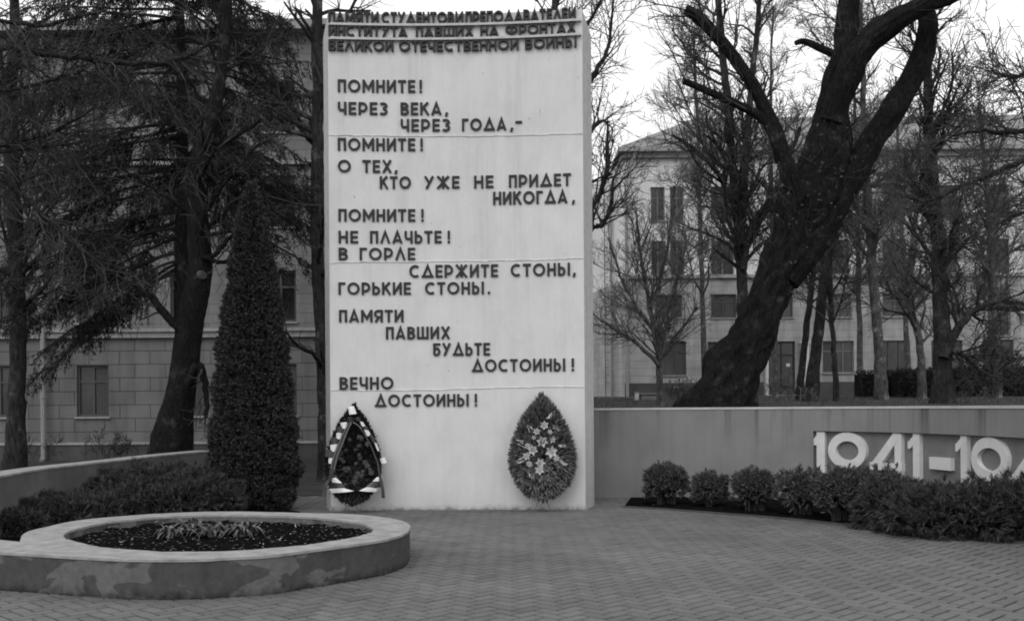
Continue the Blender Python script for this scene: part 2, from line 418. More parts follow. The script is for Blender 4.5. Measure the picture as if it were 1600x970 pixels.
# right wall
ZR1, ZR0, ZT = 1.106, .28, 1.45
S0 = rw_px(1270); S1 = RS[-1]-.4
wr = thing('memorial_wall', 'long grey curved wall carrying the big pale numerals, right of the tall stele', 'wall', (*rw(S0, 0), 0))
mb = MB(); sA = np.linspace(0, RS[-1], 90)
strip_wall(mb, [rw(s, .09) for s in sA], [rw(s, .45) for s in sA], -.04, ZT)
sL = np.linspace(0, S0, 45); strip_wall(mb, [rw(s, 0) for s in sL], [rw(s, .089) for s in sL], -.04, ZT)
sR = np.linspace(S0, S1, 60)
strip_wall(mb, [rw(s, 0) for s in sR], [rw(s, .089) for s in sR], ZR1, ZT)
strip_wall(mb, [rw(s, 0) for s in sR], [rw(s, .089) for s in sR], -.04, ZR0)
sE = np.linspace(S1, RS[-1], 8); strip_wall(mb, [rw(s, 0) for s in sE], [rw(s, .089) for s in sE], -.04, ZT)
mb.build('wall_body', M['wallgrey'], wr)
mb = MB(); strip_wall(mb, [rw(s, -.012) for s in sA], [rw(s, .46) for s in sA], ZT+.001, ZT+.036); mb.build('coping', M['coping'], wr)
mb = MB(); strip_wall(mb, [rw(s, .084) for s in sR[1:-1]], [rw(s, .0885) for s in sR[1:-1]], ZR0+.003, ZR1-.003); mb.build('recess_panel', M['recess'], wr)

# left wall
LT = np.gradient(LW, axis=0); LT /= np.linalg.norm(LT, axis=1)[:, None]; LN = np.stack([-LT[:, 1], LT[:, 0]], 1)
wl = thing('curved_garden_wall', 'low dark grey curved wall with a pale top, behind the junipers on the left', 'wall', (*LW[10], 0))
mb = MB(); strip_wall(mb, LW[::-1], (LW+LN*.34)[::-1], -.05, .725); mb.build('wall_body', M['leftwall'], wl)
mb = MB(); strip_wall(mb, (LW-LN*.01)[::-1], (LW+LN*.35)[::-1], .726, .75); mb.build('coping', M['rim'], wl)

# ================================================================== RING PLANTER
H = .32
outer_px = [(31, 846), (37, 835), (47, 829), (72, 823), (97, 817), (135, 811), (191, 806), (247, 802), (324, 799), (392, 799), (475, 801), (530, 802), (585, 806), (623, 812),
            (637, 818), (640, 823), (634, 831), (618, 838), (585, 845), (530, 853), (475, 860), (420, 867), (365, 870), (310, 873), (255, 873.5), (202, 873), (135, 870), (67, 866), (0, 862), (-60, 856), (-120, 848)]
tail = [(-95, 836), (-45, 840), (0, 843)]
inner_px = [(200, 811.5), (255, 807), (337, 804), (420, 805), (475, 807), (530, 812), (566, 818), (584, 827), (568, 835), (530, 843), (475, 851), (420, 856), (365, 860), (310, 861),
            (255, 861), (191, 857), (157, 854), (130, 848), (103, 841), (99, 836), (106, 830), (130, 823), (169, 815)]
OUT = catmull([G(*p, H) for p in outer_px], 4); OUT = np.concatenate([OUT, catmull([G(*p, H) for p in tail], 3)])
INN = catmull([G(*p, H) for p in inner_px], 4, True)
pl = thing('ring_planter', 'low round concrete planter with pale rim and patchy grey sides', 'planter', (-2.7, 9.9, 0))
def area(p): return .5*sum(p[i-1][0]*p[i][1]-p[i][0]*p[i-1][1] for i in range(len(p)))
OUT = OUT+nr.normal(0, .0035, OUT.shape); INN = INN+nr.normal(0, .006, INN.shape)
oc = OUT if area(OUT) > 0 else OUT[::-1]; ic = INN if area(INN) > 0 else INN[::-1]
mb = MB(); mb.prism([tuple(p) for p in oc], -.04, H-.022, top=False)
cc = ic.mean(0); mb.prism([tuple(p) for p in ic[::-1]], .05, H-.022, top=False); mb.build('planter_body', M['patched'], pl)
# rim: triangulated band between the outlines
from mathutils.geometry import delaunay_2d_cdt
def band(oc, ic, z0, z1):
    n, k = len(oc), len(ic)
    vs = [Vector(p) for p in oc]+[Vector(p) for p in ic]
    ed = [(i, (i+1) % n) for i in range(n)]+[(n+i, n+(i+1) % k) for i in range(k)]
    v, e, f, _, _, _ = delaunay_2d_cdt(vs, ed, [], 0, 1e-5)
    def ins(p, poly):
        c = False; j = len(poly)-1
        for i in range(len(poly)):
            if (poly[i][1] > p[1]) != (poly[j][1] > p[1]) and p[0] < (poly[j][0]-poly[i][0])*(p[1]-poly[i][1])/(poly[j][1]-poly[i][1])+poly[i][0]: c = not c
            j = i
        return c
    mb = MB(); b = mb.verts([(p.x, p.y, z1) for p in v])
    for t in f:
        q = sum((v[i] for i in t), Vector((0, 0)))/len(t)
        if ins(q, oc) and not ins(q, ic): mb.p.append([b+i for i in t])
    mb.prism([tuple(p) for p in oc], z0, z1, top=False); mb.prism([tuple(p) for p in ic[::-1]], z0, z1, top=False)
    return mb
grow = lambda poly, d: poly+np.stack([np.roll(poly, -1, 0)[:, 1]-np.roll(poly, 1, 0)[:, 1], -(np.roll(poly, -1, 0)[:, 0]-np.roll(poly, 1, 0)[:, 0])], 1)/(np.linalg.norm(np.roll(poly, -1, 0)-np.roll(poly, 1, 0), axis=1)[:, None]+1e-9)*d
band(grow(oc, .008), ic, H-.021, H).build('rim', M['rim'], pl)
_, in_ring = soil_patch('soil', ic, .235, .014, .09)

def diamonds(p, d, s, Ln, Wd, nrm=None, bend=None):
    """leaf-shaped quads: base p, direction d, side s"""
    p = np.asarray(p); d = np.asarray(d); s = np.asarray(s); Ln = np.asarray(Ln)[..., None]; Wd = np.asarray(Wd)[..., None]
    mid = p+d*Ln*.5
    if bend is not None: mid = mid+bend
    return np.stack([p, mid-s*Wd*.5, p+d*Ln, mid+s*Wd*.5], 1)
def unit(v): return v/(np.linalg.norm(v, axis=-1, keepdims=True)+1e-9)
def rand_side(d): return unit(np.cross(d, unit(nr.normal(size=d.shape))))

# litter of pale chips on the ring's soil
n = 700; c0 = ic.mean(0); pts = c0+nr.uniform(-1.7, 1.7, (n*2, 2)); pts = pts[in_ring(pts[:, 0], pts[:, 1])][:n]
d = unit(np.concatenate([nr.normal(size=(len(pts), 2)), nr.normal(0, .12, (len(pts), 1))], 1)); s = unit(np.cross(d, np.array([[0, 0, 1.]])))
base = np.concatenate([pts, np.full((len(pts), 1), .275)], 1)
mb = MB(); mb.quadsoup(diamonds(base, d, s, nr.uniform(.015, .05, len(pts))*nr.choice([1, 1, 1.6], len(pts)), nr.uniform(.008, .018, len(pts))))
kind(tag(mb.build('leaf_litter', M['litter']), 'pale dry chips scattered over the dark soil inside the round planter', 'leaf litter'), 'stuff')

# lily clumps
def lily(px, py, r, nb, label, seed):
    q = G(px, py, .26); rr = np.random.default_rng(seed); loc = (q[0], q[1], .25)
    mb = MB()
    for _ in range(nb):
        a = rr.uniform(0, 2*math.pi); L_ = rr.uniform(.6, 1.15)*r*.9; out_ = rr.uniform(.32, .9); b0 = np.array((math.cos(a), math.sin(a), 0))
        base = np.array(loc)+b0*rr.uniform(0, .07 if nb > 10 else .008); pts = []
        for k in range(6):
            t = k/5; pts.append(base+b0*L_*out_*t**1.1+np.array((0, 0, 1))*L_*(1.5*t-1.15*t*t*(.5+out_)))
        pts = np.array(pts); sd_ = np.array((-b0[1], b0[0], 0)); wd = np.array([.6, 1, 1, .8, .5, .06])*rr.uniform(.016, .026)
        V = np.stack([pts-sd_*wd[:, None], pts+np.array((0, 0, -.006)), pts+sd_*wd[:, None]], 1).reshape(-1, 3)
        Q = []
        for k in range(5): Q += [(k*3, k*3+1, k*3+4, k*3+3), (k*3+1, k*3+2, k*3+5, k*3+4)]
        mb.quads(V, Q)
    tag(mb.build('lily_clump', M['lily'], origin=loc, smooth=True), label, 'plant', 'lily clumps in the round planter')
lily(272, 838, .26, 30, 'strap leaf clump at the left end of the planter row, one leaf arching left', 1)
lily(300, 832, .30, 42, 'fullest clump of upright strap leaves, second from the left in the round planter', 2)
lily(330, 836, .22, 22, 'small low clump of strap leaves in the middle of the planter row', 3)
lily(352, 833, .24, 26, 'spreading clump of strap leaves just right of the middle of the planter row', 4)
lily(379, 836, .27, 36, 'rightmost big clump of strap leaves in the round planter', 5)
lily(573, 829, .09, 6, 'tiny sprout of strap leaves against the right inner edge of the round planter', 6)

# ================================================================== STELE
XL, XR = -2.67, 1.065
def DF(u): return 15.06-.09*u+.48*u*(1-u)*.95
ST, SB = P(513, 18, 15.06)[2], 0
def sp(x, z, off=0):
    u = (x-XL)/(XR-XL); return np.array((x, DF(u)-off, z))
st = thing('memorial_stele', 'tall white concrete stele covered in dark raised lines of verse', 'monument', (-.8, 15.2, 0))
us = np.linspace(0, 1, 25); xs = XL+(XR-XL)*us
front = [(x, DF(u)) for x, u in zip(xs, us)]
bl, br = (-2.84, 15.62), (1.245, 15.62)
mb = MB(); zt = 7.32
zs = np.concatenate([[-.04], np.linspace(.3, zt, 24)])
V = np.array([(x, y, z) for z in zs for x, y in front]); n = len(front)
Q = [(k*n+i, k*n+i+1, (k+1)*n+i+1, (k+1)*n+i) for k in range(len(zs)-1) for i in range(n-1)]
mb.quads(V, Q); 
mb.build('slab_face', M['stele'], st, smooth=True)
mb = MB(); drop = zt-.16
A, B = front[0], front[-1]
mb.quads([(*B, -.04), (*br, -.04), (*br, drop), (*B, zt-.001)], [(0, 1, 2, 3)])
mb.quads([(*bl, -.04), (*A, -.04), (*A, zt-.001), (*bl, drop)], [(0, 1, 2, 3)])
mb.quads([(*br, -.04), (*bl, -.04), (*bl, drop), (*br, drop)], [(0, 1, 2, 3)])
mb.poly([(*bl, drop)]+[(x, y, zt-.001) for x, y in front]+[(*br, drop)])
mb.build('slab_sides', M['stele_side'], st)

# letters: strokes with a constant weight
T_ = .185
def arc(cx, cy, rx, ry, a0, a1, n=14):
    return [(cx+rx*math.cos(R(a)), cy+ry*math.sin(R(a))) for a in np.linspace(a0, a1, n)]
def glyph(ch):
    a = T_/2; b = 1-a; L_ = lambda *p: (list(p), False)
    if ch == 'П': w = .66; return w, [L_((a, 0), (a, b), (w-a, b), (w-a, 0))]
    if ch == 'О': w = 1.0; return w, [(arc(w/2, .5, w/2-a, .5-a, 0, 345, 24), True)]
    if ch == 'М': w = .95; return w, [L_((a, 0), (a, 1)), L_((w-a, 0), (w-a, 1)), L_((a, .93), (w/2, .30), (w-a, .93))]
    if ch == 'Н': w = .70; return w, [L_((a, 0), (a, 1)), L_((w-a, 0), (w-a, 1)), L_((a, .5), (w-a, .5))]
    if ch in 'ИЙ': w = .74; return w, [L_((a, 0), (a, 1)), L_((w-a, 0), (w-a, 1)), L_((a, .10), (w-a, .90))]
    if ch == 'Т': w = .66; return w, [L_((0, b), (w, b)), L_((w/2, 0), (w/2, b))]
    if ch == 'Е': w = .58; return w, [L_((w, b), (a, b), (a, a), (w, a)), L_((a, .5), (w*.94, .5))]
    if ch == 'Ч': w = .66; return w, [L_((a, 1), (a, .52), (a+.08, .36), (w-a, .36)), L_((w-a, 0), (w-a, 1))]
    if ch == 'Р': w = .70; return w, [L_((a, 0), (a, 1)), (([(a, b)]+arc(w-a-.30, .60, .30, .4-a, 90, -90, 12)+[(a, .2+a)]), False)]
    if ch == 'З': w = .62; return w, [(arc(.27, .735, .26, .265-a, 140, -90, 12), False), (arc(.27, .28, .27, .30-a, 90, -140, 12), False)]
    if ch == 'В': w = .66; return w, [L_((a, 0), (a, 1)), ([(a, b)]+arc(.30, .735, .24, .265-a, 90, -90, 10)+[(a, .56)], False), ([(a, .50)]+arc(.34, .28, .24, .30-a, 90, -90, 10)+[(a, a)], False)]
    if ch == 'К': w = .72; return w, [L_((a, 0), (a, 1)), L_((w-a*.9, 1), (a*1.4, .47)), L_((.28, .62), (w-a*.7, 0))]
    if ch == 'А': w = .84; return w, [L_((a*.9, 0), (w/2, .93), (w-a*.9, 0)), L_((.18, .24), (w-.18, .24))]
    if ch == 'Г': w = .56; return w, [L_((a, 0), (a, b), (w, b))]
    if ch == 'Д': w = .98; return w, [L_((.16, .10), (w/2+.02, .93), (w-.14, .10)), L_((0, a), (w, a))]
    if ch == 'Х': w = .78; return w, [L_((a, 0), (w-a, 1)), L_((a, 1), (w-a, 0))]
    if ch == 'У': w = .80; return w, [L_((a, 1), (w/2+.02, .42)), L_((w-a, 1), (.20, 0))]
    if ch == 'Ж': w = 1.05; return w, [L_((w/2, 0), (w/2, 1)), L_((a, 0), (w-a, 1)), L_((a, 1), (w-a, 0))]
    if ch == 'Л': w = .82; return w, [L_((a*.9, 0), (w/2, .93), (w-a*.9, 0))]
    if ch == 'Ь': w = .64; return w, [L_((a, 0), (a, 1)), ([(a, .62)]+arc(.30, .34, .25, .34-a*.7, 90, -90, 10)+[(a, a)], False)]
    if ch == 'Ы': w = .98; return w, [L_((a, 0), (a, 1)), ([(a, .62)]+arc(.30, .34, .22, .34-a*.7, 90, -90, 10)+[(a, a)], False), L_((w-a, 0), (w-a, 1))]
    if ch == 'Б': w = .64; return w, [L_((w, b), (a, b), (a, a)), ([(a, .60)]+arc(.30, .33, .25, .33-a*.7, 90, -90, 10)+[(a, a)], False)]
    if ch == 'С': w = .84; return w, [(arc(.49, .5, .49-a, .5-a, 52, 308, 18), False)]
    if ch == 'Ш': w = 1.0; return w, [L_((a, 1), (a, a), (w-a, a), (w-a, 1)), L_((w/2, a), (w/2, 1))]
    if ch == 'Я': w = .70; return w, [L_((w-a, 0), (w-a, 1)), ([(w-a, b)]+arc(.30, .66, .24, .34-a, 90, 270, 12)+[(w-a, .32+a)], False), L_((.34, .38), (a*.9, 0))]
    if ch == 'Ф': w = 1.15; return w, [(arc(w/2, .54, w/2-a, .34, 0, 345, 24), True), L_((w/2, 0), (w/2, 1))]
    if ch == '!': w = T_*1.05; return w, [L_((a, .30), (a, 1)), L_((a, 0), (a, T_))]
    if ch == ',': w = .2; return w, [L_((.13, T_*1.05), (.06, -.12))]
    if ch == '.': w = .2; return w, [L_((.1, 0), (.1, T_*1.05))]
    if ch == '-': w = .5; return w, [L_((0, .62), (.5, .62))]
    raise ValueError(ch)
def ribbon(mb, pts, closed, t, f, d0, d1, wx=1.0):
    """stroke of weight t along pts; f(x, y, depth) places it; d1 is the front"""
    p = np.array(pts, float); n = len(p)
    if closed: a = np.roll(p, 1, 0); c = np.roll(p, -1, 0)
    else: a = np.vstack([p[0], p[:-1]]); c = np.vstack([p[1:], p[-1]])
    u = p-a; v = c-p
    if not closed: u[0] = v[0]; v[-1] = u[-1]
    u /= np.linalg.norm(u, axis=1)[:, None]+1e-12; v /= np.linalg.norm(v, axis=1)[:, None]+1e-12
    nu = np.stack([-u[:, 1], u[:, 0]], 1); nv = np.stack([-v[:, 1], v[:, 0]], 1)
    m = nu+nv; m /= np.linalg.norm(m, axis=1)[:, None]+1e-12
    k = 1/np.clip((m*nu).sum(1), .42, 1); o = m*k[:, None]*t/2
    l = p+o; r = p-o
    V = [f(x, y, d) for q, d in ((l, d1), (r, d1), (l, d0), (r, d0)) for x, y in q]
    Q = []
    for i in range(n if closed else n-1):
        j = (i+1) % n
        Q += [(n+i, n+j, j, i), (i, j, 2*n+j, 2*n+i), (n+j, n+i, 3*n+i, 3*n+j)]
    if not closed: Q += [(n, 0, 2*n, 3*n), (n-1, 2*n-1, 4*n-1, 3*n-1)]
    mb.quads(V, Q)
def pxX(px, py):                                        # photograph pixel -> X and Z on the stele's face
    dx, dy = un(px, py); D = 15.05
    for _ in range(4): D = DF((dx/1600*D-XL)/(XR-XL))
    return dx/1600*D, EYE-dy/1600*D
def set_word(mb, word, x0, x1, zb, h, wt=None, gap=.17, dep=.022):
    W = [glyph(c) for c in word]; tot = sum(g[0] for g in W)+gap*(len(word)-1); k = (x1-x0)/tot; x = x0
    for gw, strokes in W:
        for q, (pts, cl) in enumerate(strokes):
            pp = [(x+px*k, zb+py*h) for px, py in pts]
            ribbon(mb, pp, cl, T_*h*.98, lambda X, Z, d: sp(X, Z, d), -.01, dep+.0012*q)
        x += (gw+gap)*k
Z4 = lambda X, Y: (490+X/2.939, Y/2.939)
Z5 = lambda X, Y: (490+X/2.939, 320+Y/2.939)
header = [([('ПАМЯТИ', 70, 300), ('СТУДЕНТОВ', 314, 645), ('И', 652, 688), ('ПРЕПОДАВАТЕЛЕЙ', 698, 1203)], 56, 107),
          ([('ИНСТИТУТА', 70, 432), ('ПАВШИХ', 470, 735), ('НА', 765, 850), ('ФРОНТАХ', 880, 1203)], 120, 170),
          ([('ВЕЛИКОЙ', 70, 368), ('ОТЕЧЕСТВЕННОЙ', 393, 942), ('ВОЙНЫ', 970, 1207)], 187, 236)]
for words, y0, y1 in header:
    mb = MB(); xA, zb = pxX(*Z4(75, y1)); _, zt_ = pxX(*Z4(75, y0))
    for wd_, a, b_ in words:
        mb = MB(); set_word(mb, wd_, pxX(*Z4(a, y1))[0], pxX(*Z4(b_, y1))[0], zb, zt_-zb, gap=.10, dep=.05); mb.build('inscription_word', M['letter'], st)
for y in (114, 179):
    _, z = pxX(*Z4(75, y)); mb = MB(); X = np.linspace(XL+.04, XR-.02, 24)
    for a, b_ in zip(X[:-1], X[1:]):
        V = [sp(a, z-.022, .06), sp(b_, z-.022, .06), sp(b_, z+.012, .06), sp(a, z+.012, .06), sp(a, z-.022, -.01), sp(b_, z-.022, -.01), sp(b_, z+.012, -.01), sp(a, z+.012, -.01)]
        mb.quads(V, [(0, 1, 2, 3), (3, 2, 6, 7), (1, 0, 4, 5)])
    mb.build('header_rail', M['rail'], st)
poem = [(Z4, [('ПОМНИТЕ', 112, 467), ('!', 486, 499)], 367, 425), (Z4, [('ЧЕРЕЗ', 112, 340), ('ВЕКА', 400, 588), (',', 604, 618)], 470, 528),
        (Z4, [('ЧЕРЕЗ', 400, 627), ('ГОДА', 682, 885), (',', 903, 917), ('-', 927, 957)], 549, 606), (Z4, [('ПОМНИТЕ', 112, 467), ('!', 490, 503)], 635, 693),
        (Z4, [('О', 112, 172), ('ТЕХ', 225, 360), (',', 372, 386)], 735, 793), (Z4, [('КТО', 305, 447), ('УЖЕ', 507, 670), ('НЕ', 737, 826), ('ПРИДЕТ', 897, 1182)], 811, 868),
        (Z4, [('НИКОГДА', 825, 1165), (',', 1186, 1200)], 882, 941), (Z5, [('ПОМНИТЕ', 115, 467), ('!', 494, 507)], 20, 77),
        (Z5, [('НЕ', 115, 205), ('ПЛАЧЬТЕ', 260, 588), ('!', 615, 628)], 120, 177), (Z5, [('В', 115, 158), ('ГОРЛЕ', 212, 467)], 197, 254),
        (Z5, [('СДЕРЖИТЕ', 440, 847), ('СТОНЫ', 905, 1177), (',', 1190, 1204)], 277, 335), (Z5, [('ГОРЬКИЕ', 115, 447), ('СТОНЫ', 512, 782), ('.', 798, 812)], 356, 413),
        (Z5, [('ПАМЯТИ', 118, 413)], 482, 539), (Z5, [('ПАВШИХ', 333, 627)], 560, 617), (Z5, [('БУДЬТЕ', 550, 810)], 635, 693),
        (Z5, [('ДОСТОИНЫ', 727, 1155), ('!', 1184, 1197)], 709, 767), (Z5, [('ВЕЧНО', 120, 367)], 790, 848), (Z5, [('ДОСТОИНЫ', 282, 712), ('!', 739, 752)], 870, 927)]
for Zf, words, y0, y1 in poem:
    mb = MB(); a0 = words[0][1]+20; zb = pxX(*Zf(a0, y1))[1]; zt_ = pxX(*Zf(a0, y0))[1]
    for q, (wd_, a, b_) in enumerate(words):
        set_word(mb, wd_, pxX(*Zf(a, y1))[0], pxX(*Zf(b_, y1))[0], zb, zt_-zb)
        if q+1 == len(words) or words[q+1][0] not in '!,.-': mb.build('inscription_word', M['letter'], st); mb = MB()
for y in (211, 411, 610):                                # plastered-over joints between the cast blocks
    z = pxX(520, y)[1]; mb = MB(); X = np.linspace(XL+.01, XR-.01, 90); zz = z+np.cumsum(nr.normal(0, .004, 90))*.6; th = nr.uniform(.004, .012, 90)
    V = np.array([sp(x, q-h_, .001) for x, q, h_ in zip(X, zz, th)]+[sp(x, q, .012) for x, q in zip(X, zz)]+[sp(x, q+h_, .001) for x, q, h_ in zip(X, zz, th)])
    i = np.arange(89); mb.quads(V, np.concatenate([np.stack([i, i+1, 91+i, 90+i], 1), np.stack([90+i, 91+i, 181+i, 180+i], 1)])); mb.build('block_seam', M['seam'], st)

# numerals in the wall's recess
def num_map(s, z, d): q = rw(s, .084-d); return np.array((q[0], q[1], z))
def sx_(px): return rw_px(px)
def numeral(ch, p0, p1, zt_=ZR1-.012, zb=.36):
    a, b_ = sx_(p0), sx_(p1); mb = MB(); t = .135; h = zt_-zb; w_ = b_-a
    def rb(pts, cl=False, q=0, tt=t): ribbon(mb, pts, cl, tt, num_map, -.003, .062+.002*q)
    if ch == '1':
        rb([(b_-t/2, zb), (b_-t/2, zt_)]); rb([(a, zt_-.16), (a+.03, zt_-.16), (b_-t/2, zt_-.05)], q=1, tt=.10)
    if ch == '9':
        bh = .56; rb([(a+w_/2+(w_/2-t/2)*math.cos(x), zt_-bh/2+(bh/2-t/2)*math.sin(x)) for x in np.linspace(0, 2*math.pi, 33)[:-1]], True)
        rb([(a+w_*.66, zt_-bh*.99), (a+w_*.45, zb+.02)], q=1, tt=t*.8)
    if ch == '4':
        rb([(b_-t/2, zb), (b_-t/2, zt_)]); rb([(b_-t*.7, zt_-.03), (a+t*.55, zt_-.50)], q=1); rb([(a, zt_-.49), (b_+.01, zt_-.49)], q=2, tt=t*.8)
    if ch == '-':
        z1_ = EYE-un(1470, 715)[1]/1600*13.9; rb([(a, z1_-.08), (b_, z1_-.08)], tt=.165)
    if ch == '5':
        rb([(b_-.02, zt_-t/2), (a+t/2, zt_-t/2), (a+t/2, zt_-.34)]); rb([(a+t/2, zt_-.34)]+[(a+w_*.45+(w_*.55-t/2)*math.cos(x), zb+.24+.18*math.sin(x)) for x in np.linspace(1.5, -2.3, 12)], q=1)
    mb.build('numeral', M['digit'], wr)
for ch, a, b_ in (('1', 1269.5, 1287), ('9', 1292, 1351), ('4', 1357, 1406), ('1', 1416, 1434), ('-', 1449, 1482), ('1', 1490, 1507), ('9', 1514, 1570), ('4', 1575, 1630)): numeral(ch, a, b_)

# ================================================================== WREATHS
TD = np.array([(0, 0), (.06, .035), (.165, .112), (.30, .170), (.435, .215), (.57, .243), (.705, .240), (.84, .195), (.945, .115), (1.0, 0)])
WF = [1.0]
def tear(v): return np.interp(v, TD[:, 0], TD[:, 1]/.75)*WF[0]      # half width as a share of the height
def wreath(name, label, cx_px, top_px, bot_px, wid, light):
    WF[0] = .93 if light else .84; Dw = 14.82; top = P(cx_px, top_px, Dw); h = (bot_px-top_px)/1600*Dw; X0 = top[0]; zb = top[2]-h; z0 = top[2]
    root = thing(name, label, 'wreath', (X0, Dw-.05, 0), 'wreaths leaning on the stele')
    rr = np.random.default_rng(5 if light else 9)
    def place(x, v, off):                                   # leaning back onto the slab
        y = DF((X0-XL)/(XR-XL))-.10-.16*v-off; return np.array((X0+x*wid, y, z0-h*v))
    def place_a(x, v, off): return np.stack([X0+x*wid, DF((X0-XL)/(XR-XL))-.10-.16*v-off, z0-h*v], -1)
    # leaves in rows round the drop, all pointing outwards
    mb = MB(); N = 3000 if light else 4200
    v = rr.uniform(.0, 1, N*3); x = rr.uniform(-.33, .33, N*3)*1.0; hw = tear(v); ok = np.abs(x) < hw*.98; v, x, hw = v[ok][:N], x[ok][:N], hw[ok][:N]
    x = x*h/wid*wid; e = np.abs(x/h)/(hw+1e-3)
    cxv = np.array((0, .60)); dx = x/h; dv = v-.60; rad = np.stack([dx, np.zeros_like(dx), -dv], -1); rad = unit(rad)
    dome = .16*np.sqrt(np.clip(1-np.maximum(e, np.abs(dv)/.62)**2, 0, 1))
    base = place_a(x/wid, v, dome)
    d = unit(rad*1.0+np.array([0, -.55, 0])+rr.normal(0, .28, (len(x), 3)))
    mb.quadsoup(diamonds(base, d, rand_side(d), rr.uniform(.06, .13, len(x))*(1 if light else .8), rr.uniform(.016, .036, len(x))*(1 if light else .7)))
    # fringe
    vv = np.linspace(.01, .995, 90); fr = []
    for sgn in (-1, 1):
        for q in range(7):
            vj = np.clip(vv+rr.normal(0, .006, 90), 0, 1); b0 = place_a(sgn*tear(vj)*h*.93/wid, vj, .03+rr.uniform(0, .05, 90))
            o_ = unit(np.stack([sgn*tear(vj), np.zeros(90), -(vj-.6)], -1)); dd = unit(o_+rr.normal(0, .22, (90, 3)))
            fr.append(diamonds(b0, dd, rand_side(dd), rr.uniform(.05, .12, 90)*(1 if light else .7), rr.uniform(.014, .032, 90)))
    mb.quadsoup(np.concatenate(fr))
    mb.build('foliage', M['wreath_light' if light else 'wreath_dark'], root)
    mb = MB(); vv = np.linspace(0, 1, 40)                       # backing board
    ring = [place(-tear(q)*h*.93/wid, q, -.05) for q in vv]+[place(tear(q)*h*.93/wid, q, -.05) for q in vv[::-1][1:-1]]
    mb.poly(ring); mb.poly([p+np.array((0, -.06, 0)) for p in ring]); mb.build('backing', M['thuja_core'], root)
    for sx2 in (-.055, .045):
        mb = MB(); a = place(sx2*.5*h/wid, .98, .05); a2 = np.array((X0+sx2*2.6, a[1]-.22, -.012)); mb.tube([a, a2], .006, 5); mb.build('leg', M['wire'], root)
    return root, place, h, rr
def star(mb, c, r, k, rr, tilt=.25):
    a0 = rr.uniform(0, 6.28)
    for i in range(k):
        a = a0+i*2*math.pi/k; d = np.array((math.cos(a), -.35, math.sin(a))); d /= np.linalg.norm(d); s = np.cross(d, (0, 1, 0)); s /= np.linalg.norm(s)
        mb.quads([c, c+d*r*.55-s*r*.28, c+d*r, c+d*r*.55+s*r*.28], [(0, 1, 2, 3)])
    for i in range(5):
        a = i*1.257; mb.tube([c, c+np.array((math.cos(a)*.012, -.035, math.sin(a)*.012))], .005, 4)
wd_, place, h_, rr = wreath('wreath', 'grey fluffy teardrop wreath with pale star flowers, right foot of the white stele', 847, 619, 776, 1.0, True)
for fx, fy, r in ((355, 290, .055), (300, 335, .045), (395, 340, .035), (340, 410, .07), (412, 395, .045), (270, 470, .065), (235, 440, .04), (405, 485, .075), (225, 515, .05), (325, 565, .06), (318, 615, .06), (245, 570, .04), (440, 530, .04), (280, 380, .03)):
    v = (fy-78)/742; c = place((fx-343)/4.62/108, v, .19); mb = MB(); star(mb, c, r*1.35, 6, rr); mb.build('flower', M['flower_light'], wd_)
for fx, fy, ang in ((250, 310, 50), (445, 320, 200), (185, 415, 20), (490, 430, 175), (190, 550, 150), (490, 560, 30), (262, 660, 70), (400, 660, 120), (405, 215, 145)):
    v = (fy-78)/742; mb = MB(); c = place((fx-343)/4.62/108, v, .17)
    for q in range(4):
        a = R(ang+rr.uniform(-18, 18)); d = np.array((math.cos(a), -.3, -math.sin(a)))*.055; o = np.array((rr.normal(0, .02), 0, rr.normal(0, .02))); mb.tube([c+o-d, c+o+d], .0045, 4)
    mb.build('straw_spray', M['ribbon_white'], wd_)
wl_, place, h_, rr = wreath('wreath', 'dark teardrop wreath wound with black and white ribbon, left foot of the white stele', 551, 634, 785, .92, False)
for q in range(34):
    v = rr.uniform(.30, .82); x = rr.uniform(-.75, .75)*tear(v)*h_/.92; c = place(x, v, .17); mb = MB(); star(mb, c, rr.uniform(.035, .055), 6, rr); star(mb, c+np.array((0, -.012, 0)), .03, 5, rr)
    mb.build('flower', M['flower_dark'], wl_)
# ribbon wound round the drop, bands as they show in the photograph
def rp(X, Y, o=.0):
    v = (Y-105)/745; x = (X-305)*1.12/4.85/108; e = min(1, abs(x)/(tear(v)*h_+1e-3)); return place(x/1.0, v, (.235-.06*e*e+o)) if True else None
def patch(q, mat, nm='ribbon_wrap'):
    cx_ = sum(a for a, _ in q)/4; q = [(cx_+(a-cx_)*1.45+(-6 if cx_ < 305 else 6)*(100 < abs(cx_-305) or 200 < b < 560), b) for a, b in q]
    (x0, y0), (x1, y1), (x2, y2), (x3, y3) = q; mb = MB(); V = []
    for k in range(5):
        t = k/4; o = .022*math.sin(math.pi*t)
        V += [rp(x0+(x1-x0)*t, y0+(y1-y0)*t, o), rp(x3+(x2-x3)*t, y3+(y2-y3)*t, o)]
    mb.quads(V, [(2*i, 2*i+1, 2*i+3, 2*i+2) for i in range(4)]); mb.build(nm, mat, wl_, smooth=True)
for q in ([(280, 108), (310, 105), (326, 165), (290, 172)], [(230, 232), (268, 228), (262, 280), (238, 275)], [(200, 312), (232, 305), (225, 360), (200, 352)], [(158, 402), (198, 395), (188, 457), (160, 447)],
          [(146, 502), (180, 500), (172, 550), (146, 540)], [(358, 222), (376, 228), (390, 264), (372, 264)], [(392, 283), (415, 292), (430, 332), (408, 338)], [(463, 382), (478, 393), (494, 452), (482, 450)],
          [(510, 510), (535, 497), (546, 540), (520, 553)], [(165, 655), (197, 650), (228, 692), (175, 686)], [(484, 650), (512, 642), (508, 680), (463, 682)], [(163, 736), (240, 728), (294, 752), (180, 770)], [(420, 722), (474, 736), (460, 766), (380, 750)]): patch(q, M['ribbon_white'])
